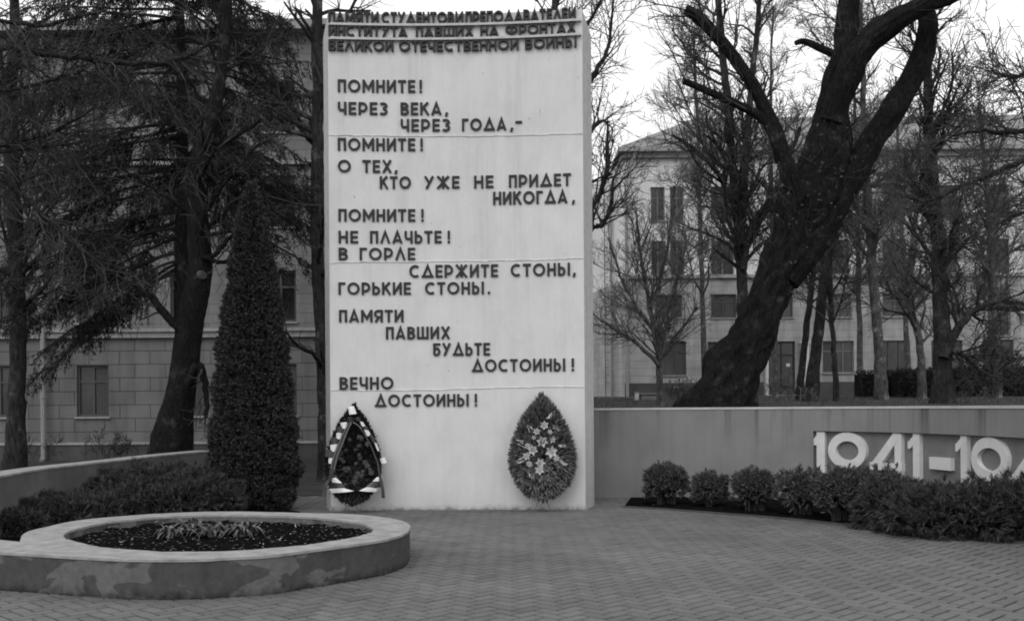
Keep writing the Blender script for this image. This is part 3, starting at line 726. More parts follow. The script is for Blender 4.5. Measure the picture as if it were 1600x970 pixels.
for q in ([(205, 262), (246, 262), (234, 314), (203, 302)], [(168, 342), (206, 345), (196, 402), (166, 392)], [(128, 440), (172, 440), (166, 502), (124, 490)], [(374, 258), (404, 262), (414, 292), (390, 292)],
          [(420, 318), (446, 330), (470, 392), (444, 388)], [(165, 688), (230, 694), (250, 726), (168, 734)], [(455, 684), (512, 682), (500, 728), (424, 722)], [(180, 772), (294, 756), (380, 754), (460, 768)]): patch(q, M['ribbon_black'])
def strip(pts, mat, nm):                                  # (x, y, half width) in the same coordinates
    mb = MB(); V = []
    for k, (x, y, ww) in enumerate(pts): o = .03+.008*(k % 2); V += [rp(x-ww, y, o), rp(x+ww, y, o)]
    mb.quads(V, [(2*i, 2*i+1, 2*i+3, 2*i+2) for i in range(len(pts)-1)]); return mb.build(nm, mat, wl_, smooth=True)
strip([(300, 225, 10), (262, 300, 18), (228, 390, 22), (195, 480, 22), (172, 560, 20), (155, 640, 16), (135, 685, 12), (118, 700, 14), (112, 745, 17), (100, 798, 13)], M['ribbon_black'], 'ribbon_tail')
strip([(315, 225, 8), (355, 255, 7), (400, 320, 6), (450, 420, 5), (495, 540, 6), (512, 640, 9), (522, 690, 11), (533, 740, 12), (538, 808, 13)], M['ribbon_black'], 'ribbon_tail')
for l in ([(308, 232), (268, 320), (234, 410), (205, 480), (182, 590)], [(286, 236), (238, 330), (205, 420), (175, 500), (158, 580)], [(318, 232), (345, 245), (380, 280)]):
    mb = MB(); mb.tube([rp(x, y, .055) for x, y in l], .0035, 4); mb.build('ribbon_edging', M['sill'], wl_)
mb = MB()
for a in (20, 150, 200, 340):
    d = np.array((math.cos(R(a))*.10, -.05, math.sin(R(a))*.05)); c = place(.03, .14, .19); mb.tube([c, c+d*.6, c+d], [.02, .03, .012], 5)
mb.build('bow', M['ribbon_black'], wl_)

# ================================================================== EVERGREEN SHRUBS
def sprays(mb, pts, nrm, per, Ln, Wd, spread=.6, up=.35, rs=None):
    """leafy sprays: 'per' diamonds fan out of each point along its normal"""
    rs = rs or nr; n = len(pts); p = np.repeat(pts, per, 0); d0 = unit(nrm+np.array([0, 0, up])); d0 = np.repeat(d0, per, 0)
    pl_ = np.repeat(unit(np.cross(nrm, unit(rs.normal(size=(n, 3))))), per, 0)      # each spray is a flattish fan
    a = rs.normal(0, spread, (n*per, 1)); d = unit(d0+pl_*a+rs.normal(0, .16, (n*per, 3)))
    t = rs.uniform(-.5, .4, (n*per, 1)); L_ = rs.uniform(.55, 1.25, n*per)*Ln
    b = p+d0*t*Ln+pl_*a*t*Ln*.5+rs.normal(0, Ln*.08, (n*per, 3))
    s = unit(np.cross(d, unit(d0+rs.normal(0, .6, (n*per, 3)))))
    mb.quadsoup(diamonds(b, d, s, L_, rs.uniform(.6, 1.3, n*per)*Wd))
def lump(th, ph, seed):                                    # smooth lumpy multiplier on a sphere
    r = np.random.default_rng(seed); o = np.zeros_like(th)
    for k in range(7):
        a, b_, c = r.integers(1, 6), r.integers(1, 6), r.uniform(0, 6.28); o = o+np.sin(a*th+c)*np.sin(b_*ph*1.3+c*2)/(k*.4+1.5)
    return o
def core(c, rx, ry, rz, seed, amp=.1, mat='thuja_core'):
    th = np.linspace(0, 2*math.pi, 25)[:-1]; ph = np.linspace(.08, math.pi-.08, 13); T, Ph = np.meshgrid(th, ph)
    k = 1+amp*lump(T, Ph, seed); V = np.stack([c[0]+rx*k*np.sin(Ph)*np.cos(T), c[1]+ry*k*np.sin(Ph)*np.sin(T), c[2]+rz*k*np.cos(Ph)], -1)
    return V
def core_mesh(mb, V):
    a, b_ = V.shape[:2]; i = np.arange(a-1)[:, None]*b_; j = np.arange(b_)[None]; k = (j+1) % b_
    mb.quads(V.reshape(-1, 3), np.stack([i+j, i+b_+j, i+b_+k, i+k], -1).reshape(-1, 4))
def blob(mb, mbc, c, rx, ry, rz, n, per, Ln, Wd, seed, amp=.14, spread=.6, up=.35, kc=.80, low=-.75):
    rs = np.random.default_rng(seed); zc = rs.uniform(low, 1, n); ph = np.arccos(zc); th = rs.uniform(0, 2*math.pi, n)
    k = (1+amp*lump(th, ph, seed))*rs.uniform(.86, 1.03, n)
    nrm = np.stack([np.sin(ph)*np.cos(th)/rx, np.sin(ph)*np.sin(th)/ry, np.cos(ph)/rz], -1); nrm = unit(nrm)
    pts = np.array(c)+np.stack([rx*k*np.sin(ph)*np.cos(th), ry*k*np.sin(ph)*np.sin(th), rz*k*np.cos(ph)], -1)
    pts[:, 2] = np.maximum(pts[:, 2], .03)
    sprays(mb, pts, nrm, per, Ln, Wd, spread, up, rs); V = core(c, rx*kc, ry*kc, rz*kc, seed, amp); V[..., 2] = np.maximum(V[..., 2], .0); core_mesh(mbc, V)

# thuja column
def thuja():
    g0 = G(394, 797); c = (g0[0], g0[1]+.1); ztop = P(398, 285, c[1])[2]
    root = thing('thuja_tree', 'tall dense dark column of thuja beside the left edge of the stele', 'tree', (c[0], c[1], 0))
    prof_z = np.array([0, .035, .12, .28, .49, .70, .895, 1.0]); prof_r = np.array([.50, .59, .65, .58, .47, .33, .17, .02])
    rs = np.random.default_rng(3); n = 8500; v = rs.uniform(0, 1, n*2); keep = rs.uniform(0, .75, n*2) < np.interp(v, prof_z, prof_r); v = v[keep][:n]; n = len(v)
    th = rs.uniform(0, 2*math.pi, n)
    def rad(v, th): return np.interp(v, prof_z, prof_r)*(1+.10*np.sin(5*th+v*19)*np.sin(3*th-v*31)+.07*np.sin(9*th+v*47)*np.sin(v*60+th))
    r = rad(v, th)*rs.uniform(.84, 1.04, n); pts = np.stack([c[0]+r*np.cos(th), c[1]+r*np.sin(th), v*ztop+.02], -1)
    nrm = unit(np.stack([np.cos(th), np.sin(th), np.full(n, .45)], -1))
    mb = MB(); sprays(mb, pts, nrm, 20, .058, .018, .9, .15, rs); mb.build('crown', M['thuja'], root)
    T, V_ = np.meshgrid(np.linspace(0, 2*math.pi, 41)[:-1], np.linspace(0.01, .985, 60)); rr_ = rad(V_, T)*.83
    mb = MB(); a = np.stack([c[0]+rr_*np.cos(T), c[1]+rr_*np.sin(T), V_*ztop], -1); core_mesh(mb, a[::-1]); mb.build('opaque_core', M['thuja_core'], root)  # solid dark hull added inside so the crown is not see-through
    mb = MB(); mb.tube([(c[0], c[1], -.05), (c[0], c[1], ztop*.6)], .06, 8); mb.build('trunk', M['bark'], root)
thuja()

def shrub(name, label, group, lobes, mat, n, per, Ln, Wd, seed, stems=0, **kw):
    c0 = lobes[0][0]; root = thing(name, label, 'shrub', (c0[0], c0[1], 0), group); mb, mbc = MB(), MB()
    for q, (c, rx, ry, rz) in enumerate(lobes): blob(mb, mbc, c, rx, ry, rz, n, per, Ln, Wd, seed+q*17, **kw)
    mb.build('foliage', M[mat], root); mbc.build('opaque_core', M['thuja_core'], root)  # dark solid filler behind the sprays, no modelled twigs
    ms = MB(); rs = np.random.default_rng(seed+99)
    for (c, rx, ry, rz) in lobes:
        for k in range(stems or 5):
            a = rs.uniform(0, 6.28); f = rs.uniform(.25, .6); ms.tube([(c[0]+rx*f*.42*math.cos(a), c[1]+ry*f*.42*math.sin(a), -.02), (c[0]+rx*f*.6*math.cos(a), c[1]+ry*f*.6*math.sin(a), c[2]*.6), (c[0]+rx*f*math.cos(a), c[1]+ry*f*math.sin(a), c[2])], [.010, .009, .006], 4)
    ms.build('stems', M['twig'], root)
def at(px, py, w_px, h_px, base_z=0.0):                       # ball on the ground seen at px, foot at py
    q = G(px, py); D = q[1]; r = w_px/3200*D; hh = h_px/1600*D; return np.array((q[0], D, hh*.55)), r, r, hh*.47
GR = 'clipped shrubs in front of the curved wall'
def ball(px, py, w_px, h_px, label, seed, extra=()):
    c, rx, ry, rz = at(px, py, w_px*.86, h_px*.92); lob = [(c, rx, ry, rz)]
    for ex, ez, k in extra: lob.append((c+np.array((ex*rx, -.05, ez*rz)), rx*k, ry*k, rz*k))
    shrub('round_shrub', label, GR, lob, 'shrub', int(520 if len(lob) == 1 else 340), 20, .060, .014, seed, stems=14, amp=.34, spread=1.0, kc=.62, up=.25, low=-.55)
ball(1040, 789, 66, 64, 'leftmost rounded shrub by the grey wall, ragged with bare stems on its left side', 21, ((-.35, .25, .65), (.35, .2, .7)))
ball(1109, 793, 54, 56, 'smallest ball shaped shrub by the grey wall, second from the left', 22)
ball(1176, 799, 66, 64, 'two humped rounded shrub by the grey wall, third from the left', 23, ((-.3, .45, .6), (.45, .35, .6)))
ball(1250, 806, 78, 72, 'rounded shrub by the grey wall just left of the first numeral', 24, ((.3, .2, .75),))
ball(1322, 815, 96, 88, 'wide shrub by the grey wall hiding the foot of the first numerals', 25, ((-.4, .1, .7), (.4, .15, .7)))
ball(1385, 818, 92, 82, 'dark bushy shrub between the wide round shrub and the sprawling juniper', 26, ((.4, .0, .8),))
def jun(label, lobes_px, seed, n=700):
    lob = []
    for px, py, w_px, h_px in lobes_px:
        c, rx, ry, rz = at(px, py, w_px, h_px); c[2] = rz*.75; lob.append((c, rx, ry*.9, rz*1.2))
    shrub('juniper_shrub', label, 'spreading junipers beside the plaza', lob, 'juniper', n, 28, .078, .012, seed, amp=.30, spread=.95, up=.08, kc=.74)
jun('sprawling juniper at the right end of the bed, spilling over the paving', [(1470, 836, 130, 76), (1395, 825, 110, 70), (1435, 830, 110, 70), (1530, 839, 140, 84), (1600, 838, 150, 84), (1665, 846, 150, 112), (1500, 818, 120, 56), (1580, 815, 120, 56)], 31)
jun('largest juniper mound behind the round planter, left of the thuja column', [(250, 800, 160, 78), (180, 800, 150, 68), (310, 803, 120, 72), (130, 803, 110, 54), (215, 806, 140, 60), (280, 808, 130, 60), (340, 805, 80, 56)], 35)
jun('low dark juniper at the left edge of the photo behind the planter tail', [(60, 822, 150, 50), (-20, 826, 150, 56), (130, 815, 130, 44), (10, 838, 100, 40), (95, 818, 140, 46), (20, 828, 130, 50), (170, 812, 110, 38)], 39)

# ================================================================== TREES
class Tree:
    def __init__(s, seed): s.r = random.Random(seed); s.tw = MB(); s.big = MB()
    def grow(s, p, d, L_, r, lvl, maxl, rmin=.006, tro=.10, dens=1.0, wob=.16):
        nseg = max(3, min(9, int(L_/.28))); pts = [np.array(p, float)]; d = np.array(d, float)
        for k in range(nseg):
            d = d+np.array([s.r.gauss(0, wob), s.r.gauss(0, wob), s.r.gauss(0, wob)+tro*.5]); d /= np.linalg.norm(d); pts.append(pts[-1]+d*L_/nseg)
        rad = np.linspace(r, max(rmin, r*.35), nseg+1)
        (s.big if r > .035 else s.tw).tube(pts, rad, 6 if r > .035 else 3, cap=False)
        if lvl >= maxl: return
        nc = max(3, int(L_*dens*(3.4+lvl*1.6)))
        nc = min(nc, 13)
        for k in range(nc):
            f = s.r.uniform(.22, 1.0); x = f*nseg; i = min(int(x), nseg-1); q = pts[i]+(pts[i+1]-pts[i])*(x-i); dd = pts[i+1]-pts[i]; dd = dd/np.linalg.norm(dd)
            sd_ = np.cross(dd, np.array([s.r.gauss(0, 1), s.r.gauss(0, 1), s.r.gauss(0, 1)])); sd_ /= np.linalg.norm(sd_)+1e-9
            a = R(s.r.uniform(28, 62)); nd = dd*math.cos(a)+sd_*math.sin(a)
            s.grow(q, nd, L_*s.r.uniform(.38, .68)*(1.15-.5*f), max(rmin, rad[i]*.55), lvl+1, maxl, rmin, tro, dens, wob)
    def path(s, pts, rad, n=10, sub=6, rough=0.0):
        c = catmull([np.append(p, r_) for p, r_ in zip(pts, rad)], sub)
        if rough: c[:, :3] += np.array([[s.r.gauss(0, rough) for _ in range(3)] for _ in c]); c[:, 3] *= np.array([1+s.r.gauss(0, rough*1.1) for _ in c])
        s.big.tube(c[:, :3], c[:, 3], n); return c
    def knobby(s, pts, rad, n=64, sub=16, amp=.11, rough=.004, furrow=.014):
        c = catmull([np.append(p, r_) for p, r_ in zip(pts, rad)], sub); m = len(c); c[:, :3] += np.cumsum(np.array([[s.r.gauss(0, rough) for _ in range(3)] for _ in c]), 0)*.25
        t = unit(np.gradient(c[:, :3], axis=0)); a = unit(np.cross(t, np.array([0, 1., .2]))); b = np.cross(t, a); th = np.arange(n)*2*math.pi/n
        ln = np.concatenate([[0], np.cumsum(np.linalg.norm(np.diff(c[:, :3], axis=0), axis=1))])[:, None]; k = np.ones((m, n))
        for q in range(26):                                  # burls, ridges and hollows
            f = s.r.choice([1, 2, 3, 5, 7, 9, 12]); z = s.r.uniform(1, 4.5)*(1+f*.18); ph, p2 = s.r.uniform(0, 6.28), s.r.uniform(0, 6.28)
            k += amp*s.r.uniform(.3, 1)/(1+f*.22)*np.sin(f*th[None]+ph+1.3*np.sin(ln*z*.6+p2))*np.sin(ln*z+p2+.8*np.sin(2*th[None]+ph))*.6
        for q in range(12):                                  # deep furrows running along the limb
            f = s.r.randint(11, 24); ph, p2, z = s.r.uniform(0, 6.28), s.r.uniform(0, 6.28), s.r.uniform(.8, 3)
            k += furrow*np.sin(f*th[None]+ph+2.2*np.sin(ln*z+p2)+1.1*np.sin(ln*z*2.7+ph))*(.55+.45*np.sin(ln*z*1.9+p2+2*th[None]))
        R_ = c[:, 3:4]*np.clip(k, .7, 1.35); V = c[:, None, :3]+R_[..., None]*(np.cos(th)[None, :, None]*a[:, None]+np.sin(th)[None, :, None]*b[:, None])
        i = np.arange(m-1)[:, None]*n; j = np.arange(n)[None]; kk = (j+1) % n
        base = s.big.quads(V.reshape(-1, 3), np.stack([i+kk, i+j, i+n+j, i+n+kk], -1).reshape(-1, 4)); s.big.p.append([base+(m-1)*n+x for x in range(n)]); return c
    def along(s, c, f0, f1, n, L0, L1, ang=(35, 75), lvl=1, maxl=3, rk=.35, rmin=.006, tro=.1, dens=1.0, rcap=.05, up=0.0):
        for k in range(n):
            f = s.r.uniform(f0, f1); x = f*(len(c)-1); i = min(int(x), len(c)-2); q = c[i, :3]+(c[i+1, :3]-c[i, :3])*(x-i); dd = unit(c[i+1, :3]-c[i, :3]); 
            sd_ = np.cross(dd, np.array([s.r.gauss(0, 1), s.r.gauss(0, 1), s.r.gauss(0, 1)])); sd_ /= np.linalg.norm(sd_)+1e-9
            a = R(s.r.uniform(*ang)); nd = unit(dd*math.cos(a)+sd_*math.sin(a)+np.array((0, 0, up)))
            s.grow(q, nd, (L0+(L1-L0)*(f-f0)/(f1-f0+1e-9))*s.r.uniform(.5, 1.35), min(rcap, c[i, 3]*rk), lvl, maxl, rmin, tro, dens)
    def build(s, name, label, loc, group=None, bk='bark', tw='twig'):
        root = thing(name, label, 'tree', loc, group)
        s.big.build('trunk', M[bk], root, smooth=True); s.tw.build('crown', M[tw], root); return root
def PX(l, D, dD=0.0):                                       # list of (x, y, width) pixels at a distance
    return [P(x, y, D+dD*i) for i, (x, y, w_) in enumerate(l)], [w_/3200*D for x, y, w_ in l]
GB = 'bare trees on the lawn behind the curved wall'; GL = 'trees between the low wall and the left building'

# the old leaning tree
def slim(l, k=.84): return [(x, y, w_*k) for x, y, w_ in l]
def old_tree():
    t = Tree(5); D = 20.0
    tr, rr_ = PX(slim([(1104, 668, 150), (1142, 590, 104), (1180, 520, 82), (1212, 440, 78), (1244, 370, 90), (1272, 300, 98)]), D); c0 = t.knobby(tr, rr_, 128, 44, .16, 0.0, .018)
    a = [(1272, 300, 100), (1292, 235, 84), (1301, 165, 58), (1322, 105, 64), (1330, 60, 46)]; pa, ra = PX(slim(a), D, -.08); t.knobby(pa, ra)
    pa, ra = PX(slim([(1312, 150, 34), (1320, 90, 42), (1323, 50, 40), (1326, 0, 38), (1330, -80, 34), (1326, -200, 26), (1340, -330, 16)]), D-.3); cu = t.knobby(pa, ra)
    pa, ra = PX(slim([(1300, 190, 36), (1314, 138, 44), (1342, 82, 46), (1392, 38, 44), (1445, 10, 32), (1500, -12, 26), (1570, -60, 20), (1660, -150, 12)]), D-.4, -.1); ca = t.knobby(pa, ra)
    pa, ra = PX(slim([(1232, 440, 40), (1270, 382, 50), (1318, 300, 50), (1362, 220, 46), (1402, 160, 44), (1438, 98, 40), (1450, 45, 36), (1446, 18, 30)]), D-.15); cr = t.knobby(pa, ra)
    pa, ra = PX(slim([(1262, 330, 36), (1234, 272, 34), (1222, 244, 26), (1196, 190, 17), (1150, 163, 15), (1105, 143, 13), (1068, 127, 12)]), D-.2, .02); cl = t.knobby(pa, ra)
    pa, ra = PX(slim([(1224, 250, 30), (1212, 205, 26), (1196, 172, 24), (1172, 128, 22), (1146, 92, 22), (1112, 52, 22), (1090, 30, 22), (1068, 16, 18)]), D-.1, .03); cl2 = t.knobby(pa, ra)
    pa, ra = PX(slim([(1299, 84, 16), (1280, 75, 13), (1258, 66, 11), (1243, 68, 9)]), D-.5); cs = t.knobby(pa, ra)
    t.along(cl, .25, 1, 12, 1.0, 1.6, lvl=2, maxl=3, rmin=.005, rk=.25, up=.5, rcap=.025); t.along(cl2, .3, 1, 16, 1.0, 1.6, lvl=2, maxl=3, rk=.2, up=.5, rcap=.025)
    t.along(cr, .55, 1, 12, .8, 1.6, lvl=2, maxl=3, rk=.15, up=.5, rcap=.025); t.along(ca, .2, 1, 14, .8, 1.8, lvl=2, maxl=3, rk=.15, up=.6, rcap=.025); t.along(cu, .0, 1, 14, .8, 2, lvl=2, maxl=3, rk=.15, up=.2, rcap=.03); t.along(cs, .5, 1, 3, .5, .8, lvl=2, maxl=3, rk=.3, rcap=.012)
    t.along(c0, .15, .6, 60, .3, .6, ang=(50, 90), lvl=2, maxl=3, rmin=.006, rk=.02, up=.1, rcap=.009); t.along(c0, .6, 1, 130, .5, .95, ang=(40, 90), lvl=2, maxl=3, rmin=.006, rk=.02, up=.3, rcap=.010); t.along(cr, .0, .5, 40, .4, .8, ang=(40, 90), lvl=2, maxl=3, rmin=.004, rk=.02, up=.3, rcap=.008)      # shoots round the fork
    root = t.build('old_leaning_tree', 'huge dark gnarled tree leaning right behind the wall, trunk forking into thick crooked limbs', (*tr[0][:2], tz(*tr[0][:2])), bk='bark_big')
    rs = np.random.default_rng(4); n = 260; mb = MB()
    b = np.stack([rs.normal(0, .55, n), rs.uniform(-.75, -.3, n), rs.normal(0, .7, n)], -1)+P(1262, 300, D); d = unit(rs.normal(size=(n, 3))+np.array([0, 0, -.4]))
    mb.quadsoup(diamonds(b, d, rand_side(d), rs.uniform(.05, .10, n), rs.uniform(.03, .05, n))); mb.build('dead_leaves', M['deadleaf'], root)
old_tree()

def bare(label, px, D, seed, n=26, L0=1.6, L1=1.0, f0=.25, dens=1.5, maxl=3, group=GB, far=False, forks=(), up=.25, ang=(30, 70), rmin=None, name='bare_tree'):
    t = Tree(seed); pts, rad = PX(px, D); rmin = rmin or D*.00018
    g = tz(pts[0][0], pts[0][1]) if pts[0][0] > -2 else 0.0
    pts[0] = np.array((pts[0][0], pts[0][1], g-.1)); rad[0] *= 1.25
    c = t.path(pts, rad, 9, 6, .012)
    t.along(c, f0, 1, n, L0, L1, ang, 1, maxl, .45, rmin, .12, dens, .06, up)
    for fk in forks:
        fp, fr = PX(fk, D-.2); cf = t.path(fp, fr, 7, 5, .012); t.along(cf, .15, 1, max(10, int(n*.42)), L0*.75, L1*.75, ang, 1, maxl, .5, rmin, .12, dens, .05, up)
    return t.build(name, label, (*pts[0][:2], g), group, 'bark_hazed' if far else 'bark', 'twig_hazed' if far else 'twig')
bare('tall bare tree splitting into several upright stems, left of the leaning giant', [(1166, 640, 22), (1164, 560, 18), (1160, 470, 17), (1157, 400, 16), (1150, 320, 14), (1142, 230, 13), (1134, 130, 12), (1124, 20, 10), (1112, -120, 6)], 29, 41, 42, 2.0, 1.4, .3, 1.0, far=False,
     forks=([(1160, 420, 12), (1172, 360, 11), (1196, 320, 9), (1220, 280, 8), (1250, 200, 6)], [(1157, 380, 13), (1162, 300, 12), (1168, 200, 11), (1178, 90, 9), (1190, -40, 7)], [(1150, 330, 9), (1120, 270, 8), (1085, 235, 6), (1050, 210, 4)]))
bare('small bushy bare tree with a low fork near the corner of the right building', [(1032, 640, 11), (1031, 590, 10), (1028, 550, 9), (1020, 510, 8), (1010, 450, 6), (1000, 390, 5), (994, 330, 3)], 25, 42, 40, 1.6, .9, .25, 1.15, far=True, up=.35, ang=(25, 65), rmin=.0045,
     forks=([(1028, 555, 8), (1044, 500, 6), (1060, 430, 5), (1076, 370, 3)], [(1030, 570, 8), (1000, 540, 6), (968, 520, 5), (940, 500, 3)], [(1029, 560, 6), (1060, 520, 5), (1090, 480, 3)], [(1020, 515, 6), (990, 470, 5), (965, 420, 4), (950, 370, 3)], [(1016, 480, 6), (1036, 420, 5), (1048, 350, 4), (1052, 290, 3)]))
bare('slender bare trunk leaning right, thinner of a close pair past the giant', [(1248, 622, 12), (1254, 570, 11), (1262, 500, 10), (1270, 430, 9), (1276, 330, 7), (1284, 200, 5)], 34, 43, 20, 1.8, 1.2, .4)
bare('thicker bare trunk of the close pair, before the ground floor windows', [(1266, 622, 22), (1274, 560, 18), (1283, 480, 16), (1290, 400, 14), (1296, 300, 12), (1306, 160, 9), (1312, 20, 6)], 33, 44, 26, 2.0, 1.4, .4)
bare('thin dark pole like trunk right of the close pair of trunks', [(1307, 624, 9), (1304, 560, 8), (1299, 480, 8), (1297, 400, 7), (1300, 280, 5)], 32, 45, 18, 1.5, 1, .4)
bare('straight pale trunk standing alone between the ground floor windows', [(1378, 624, 20), (1374, 560, 16), (1368, 480, 15), (1362, 400, 14), (1356, 310, 13), (1350, 200, 10), (1346, 60, 7), (1340, -60, 4)], 33, 46, 30, 2.0, 1.4, .35, far=True)
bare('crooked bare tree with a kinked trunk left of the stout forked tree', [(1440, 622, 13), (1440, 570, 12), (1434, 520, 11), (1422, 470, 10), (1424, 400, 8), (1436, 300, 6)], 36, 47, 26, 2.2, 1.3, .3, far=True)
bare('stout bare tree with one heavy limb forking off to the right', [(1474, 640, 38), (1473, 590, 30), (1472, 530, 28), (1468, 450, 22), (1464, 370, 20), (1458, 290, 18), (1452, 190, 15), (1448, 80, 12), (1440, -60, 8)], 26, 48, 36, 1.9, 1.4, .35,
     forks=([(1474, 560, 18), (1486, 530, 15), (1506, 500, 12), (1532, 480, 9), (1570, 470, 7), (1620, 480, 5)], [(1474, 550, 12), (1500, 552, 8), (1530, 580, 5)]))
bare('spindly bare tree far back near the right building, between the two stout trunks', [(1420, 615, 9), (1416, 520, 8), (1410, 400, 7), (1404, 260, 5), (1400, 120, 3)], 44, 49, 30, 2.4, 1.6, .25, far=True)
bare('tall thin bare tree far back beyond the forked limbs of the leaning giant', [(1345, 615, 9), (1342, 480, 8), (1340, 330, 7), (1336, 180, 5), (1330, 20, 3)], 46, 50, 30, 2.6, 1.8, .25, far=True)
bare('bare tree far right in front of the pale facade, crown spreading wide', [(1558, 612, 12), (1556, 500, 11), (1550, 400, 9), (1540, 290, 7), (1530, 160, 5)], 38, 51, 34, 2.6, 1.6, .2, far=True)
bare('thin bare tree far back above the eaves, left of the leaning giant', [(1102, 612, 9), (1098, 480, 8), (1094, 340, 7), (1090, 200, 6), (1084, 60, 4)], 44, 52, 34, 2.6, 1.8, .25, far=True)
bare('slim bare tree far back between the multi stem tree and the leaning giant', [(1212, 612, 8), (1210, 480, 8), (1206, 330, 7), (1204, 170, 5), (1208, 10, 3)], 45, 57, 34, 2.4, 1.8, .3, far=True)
# tree standing behind the stele, boughs reaching out past its right edge
def hidden_tree():
    t = Tree(53); D = 22; pts, rad = PX([(850, 660, 30), (852, 500, 26), (850, 380, 22), (856, 250, 18), (862, 100, 14), (868, -60, 8)], D); pts[0][2] = tz(*pts[0][:2])-.1
    c = t.path(pts, rad, 10, 6, .01); t.along(c, .5, 1, 30, 1.6, 1.3, rmin=.006)
    for f in ([(852, 420, 12), (890, 400, 10), (925, 357, 9), (940, 352, 8), (955, 320, 6), (958, 280, 3)], [(855, 370, 12), (900, 345, 9), (926, 325, 8), (945, 280, 8), (949, 240, 6), (950, 190, 3)], [(856, 250, 12), (900, 180, 9), (926, 120, 8), (948, 80, 6), (955, 30, 4), (962, -30, 3)], [(852, 330, 9), (905, 235, 7), (930, 195, 6), (948, 190, 3)], [(858, 130, 9), (900, 60, 7), (930, 20, 5), (945, -20, 3)]):
        fp, fr = PX(f, D-.5); cf = t.path(fp, fr, 7, 5, .01); t.along(cf, .35, 1, 14, 1.1, .8, (25, 65), 1, 3, .45, .005, .1, 1.0, .03, .2)
    t.build('bare_tree', 'bare tree behind the stele, only boughs showing past its right edge', (*pts[0][:2], tz(*pts[0][:2])), GB)
hidden_tree()
# tree outside the frame on the right, a twiggy bough hanging in
def right_tree():
    t = Tree(54); D = 12.5; pts, rad = PX([(1830, 660, 40), (1826, 500, 36), (1820, 300, 30), (1800, 100, 24), (1790, -100, 16)], D); pts[0][2] = tz(*pts[0][:2])-.1
    c = t.path(pts, rad, 10, 6, .01)
    for f in ([(1818, 260, 20), (1720, 225, 14), (1640, 235, 11), (1575, 262, 9), (1500, 292, 7), (1440, 318, 4)], [(1815, 200, 18), (1700, 190, 12), (1600, 206, 8), (1540, 205, 6), (1470, 212, 3)], [(1805, 120, 18), (1720, 60, 12), (1640, 90, 9), (1590, 120, 6), (1550, 110, 3)], [(1822, 380, 14), (1720, 330, 10), (1630, 320, 7), (1560, 350, 4)]):
        fp, fr = PX(f, D); cf = t.path(fp, fr, 7, 5, .012); t.along(cf, .3, 1, 26, .9, .55, (25, 75), 1, 3, .4, .004, .05, 1.3, .02, .1)
    t.build('bare_tree', 'bare tree at the right edge, only low twiggy boughs in view', (*pts[0][:2], tz(*pts[0][:2])), GB)
right_tree()

# left trees
bare('straight dark trunk at the far left edge, before the left building', [(22, 740, 36), (26, 650, 27), (28, 560, 25), (27, 460, 26), (26, 380, 25), (20, 300, 23), (18, 200, 20), (22, 60, 16), (20, -120, 10)], 21, 61, 30, 2.0, 1.6, .3, .9, group=GL, up=.1,
     forks=([(30, 385, 10), (46, 360, 8), (60, 340, 6), (90, 300, 4)],))
def leaning_left():
    t = Tree(62); D = 20.5; pts, rad = PX(slim([(258, 735, 92), (268, 690, 72), (282, 610, 52), (292, 540, 48), (302, 480, 46), (313, 425, 42), (310, 350, 38), (304, 290, 36), (318, 230, 30), (336, 170, 26), (350, 80, 20), (360, -60, 14)], .86), D)
    pts[0][2] = -.1; c = t.knobby(pts, rad, 28, 14, .07, .006); t.along(c, .5, 1, 24, 1.6, 1.4, rmin=.006)
    for f in ([(290, 522, 11), (262, 497, 13), (240, 468, 12), (225, 455, 9), (200, 440, 5)], [(290, 606, 12), (308, 570, 13), (318, 588, 12), (322, 620, 9), (322, 650, 8)], [(318, 405, 10), (335, 398, 8), (352, 378, 7), (372, 365, 5)], [(320, 400, 9), (340, 410, 7), (362, 408, 4)], [(330, 225, 12), (365, 215, 9), (410, 185, 6)]):
        fp, fr = PX(f, D-.2); cf = t.path(fp, fr, 8, 5, .01); t.along(cf, .3, 1, 8, .8, .5, rmin=.006, maxl=2, up=.1)
    root = t.build('leaning_tree', 'thick dark tree with flared foot and sawn branch stub, just left of the thuja', (*pts[0][:2], 0), GL, bk='bark_big')
    mb = MB(); a = P(314, 430, D-.2); mb.tube([a, a+np.array((.07, -.08, -.01))], [.10, .075], 10); mb.build('branch_stub', M['cut_wood'], root)
leaning_left()
bare('slim dark trunk standing against the left edge of the white stele', [(508, 735, 22), (506, 640, 20), (502, 540, 18), (496, 420, 20), (495, 300, 20), (496, 180, 19), (496, 60, 17), (498, -100, 12)], 22, 63, 30, 1.9, 1.3, .2, .9, group=GL, up=.15, ang=(45, 90))
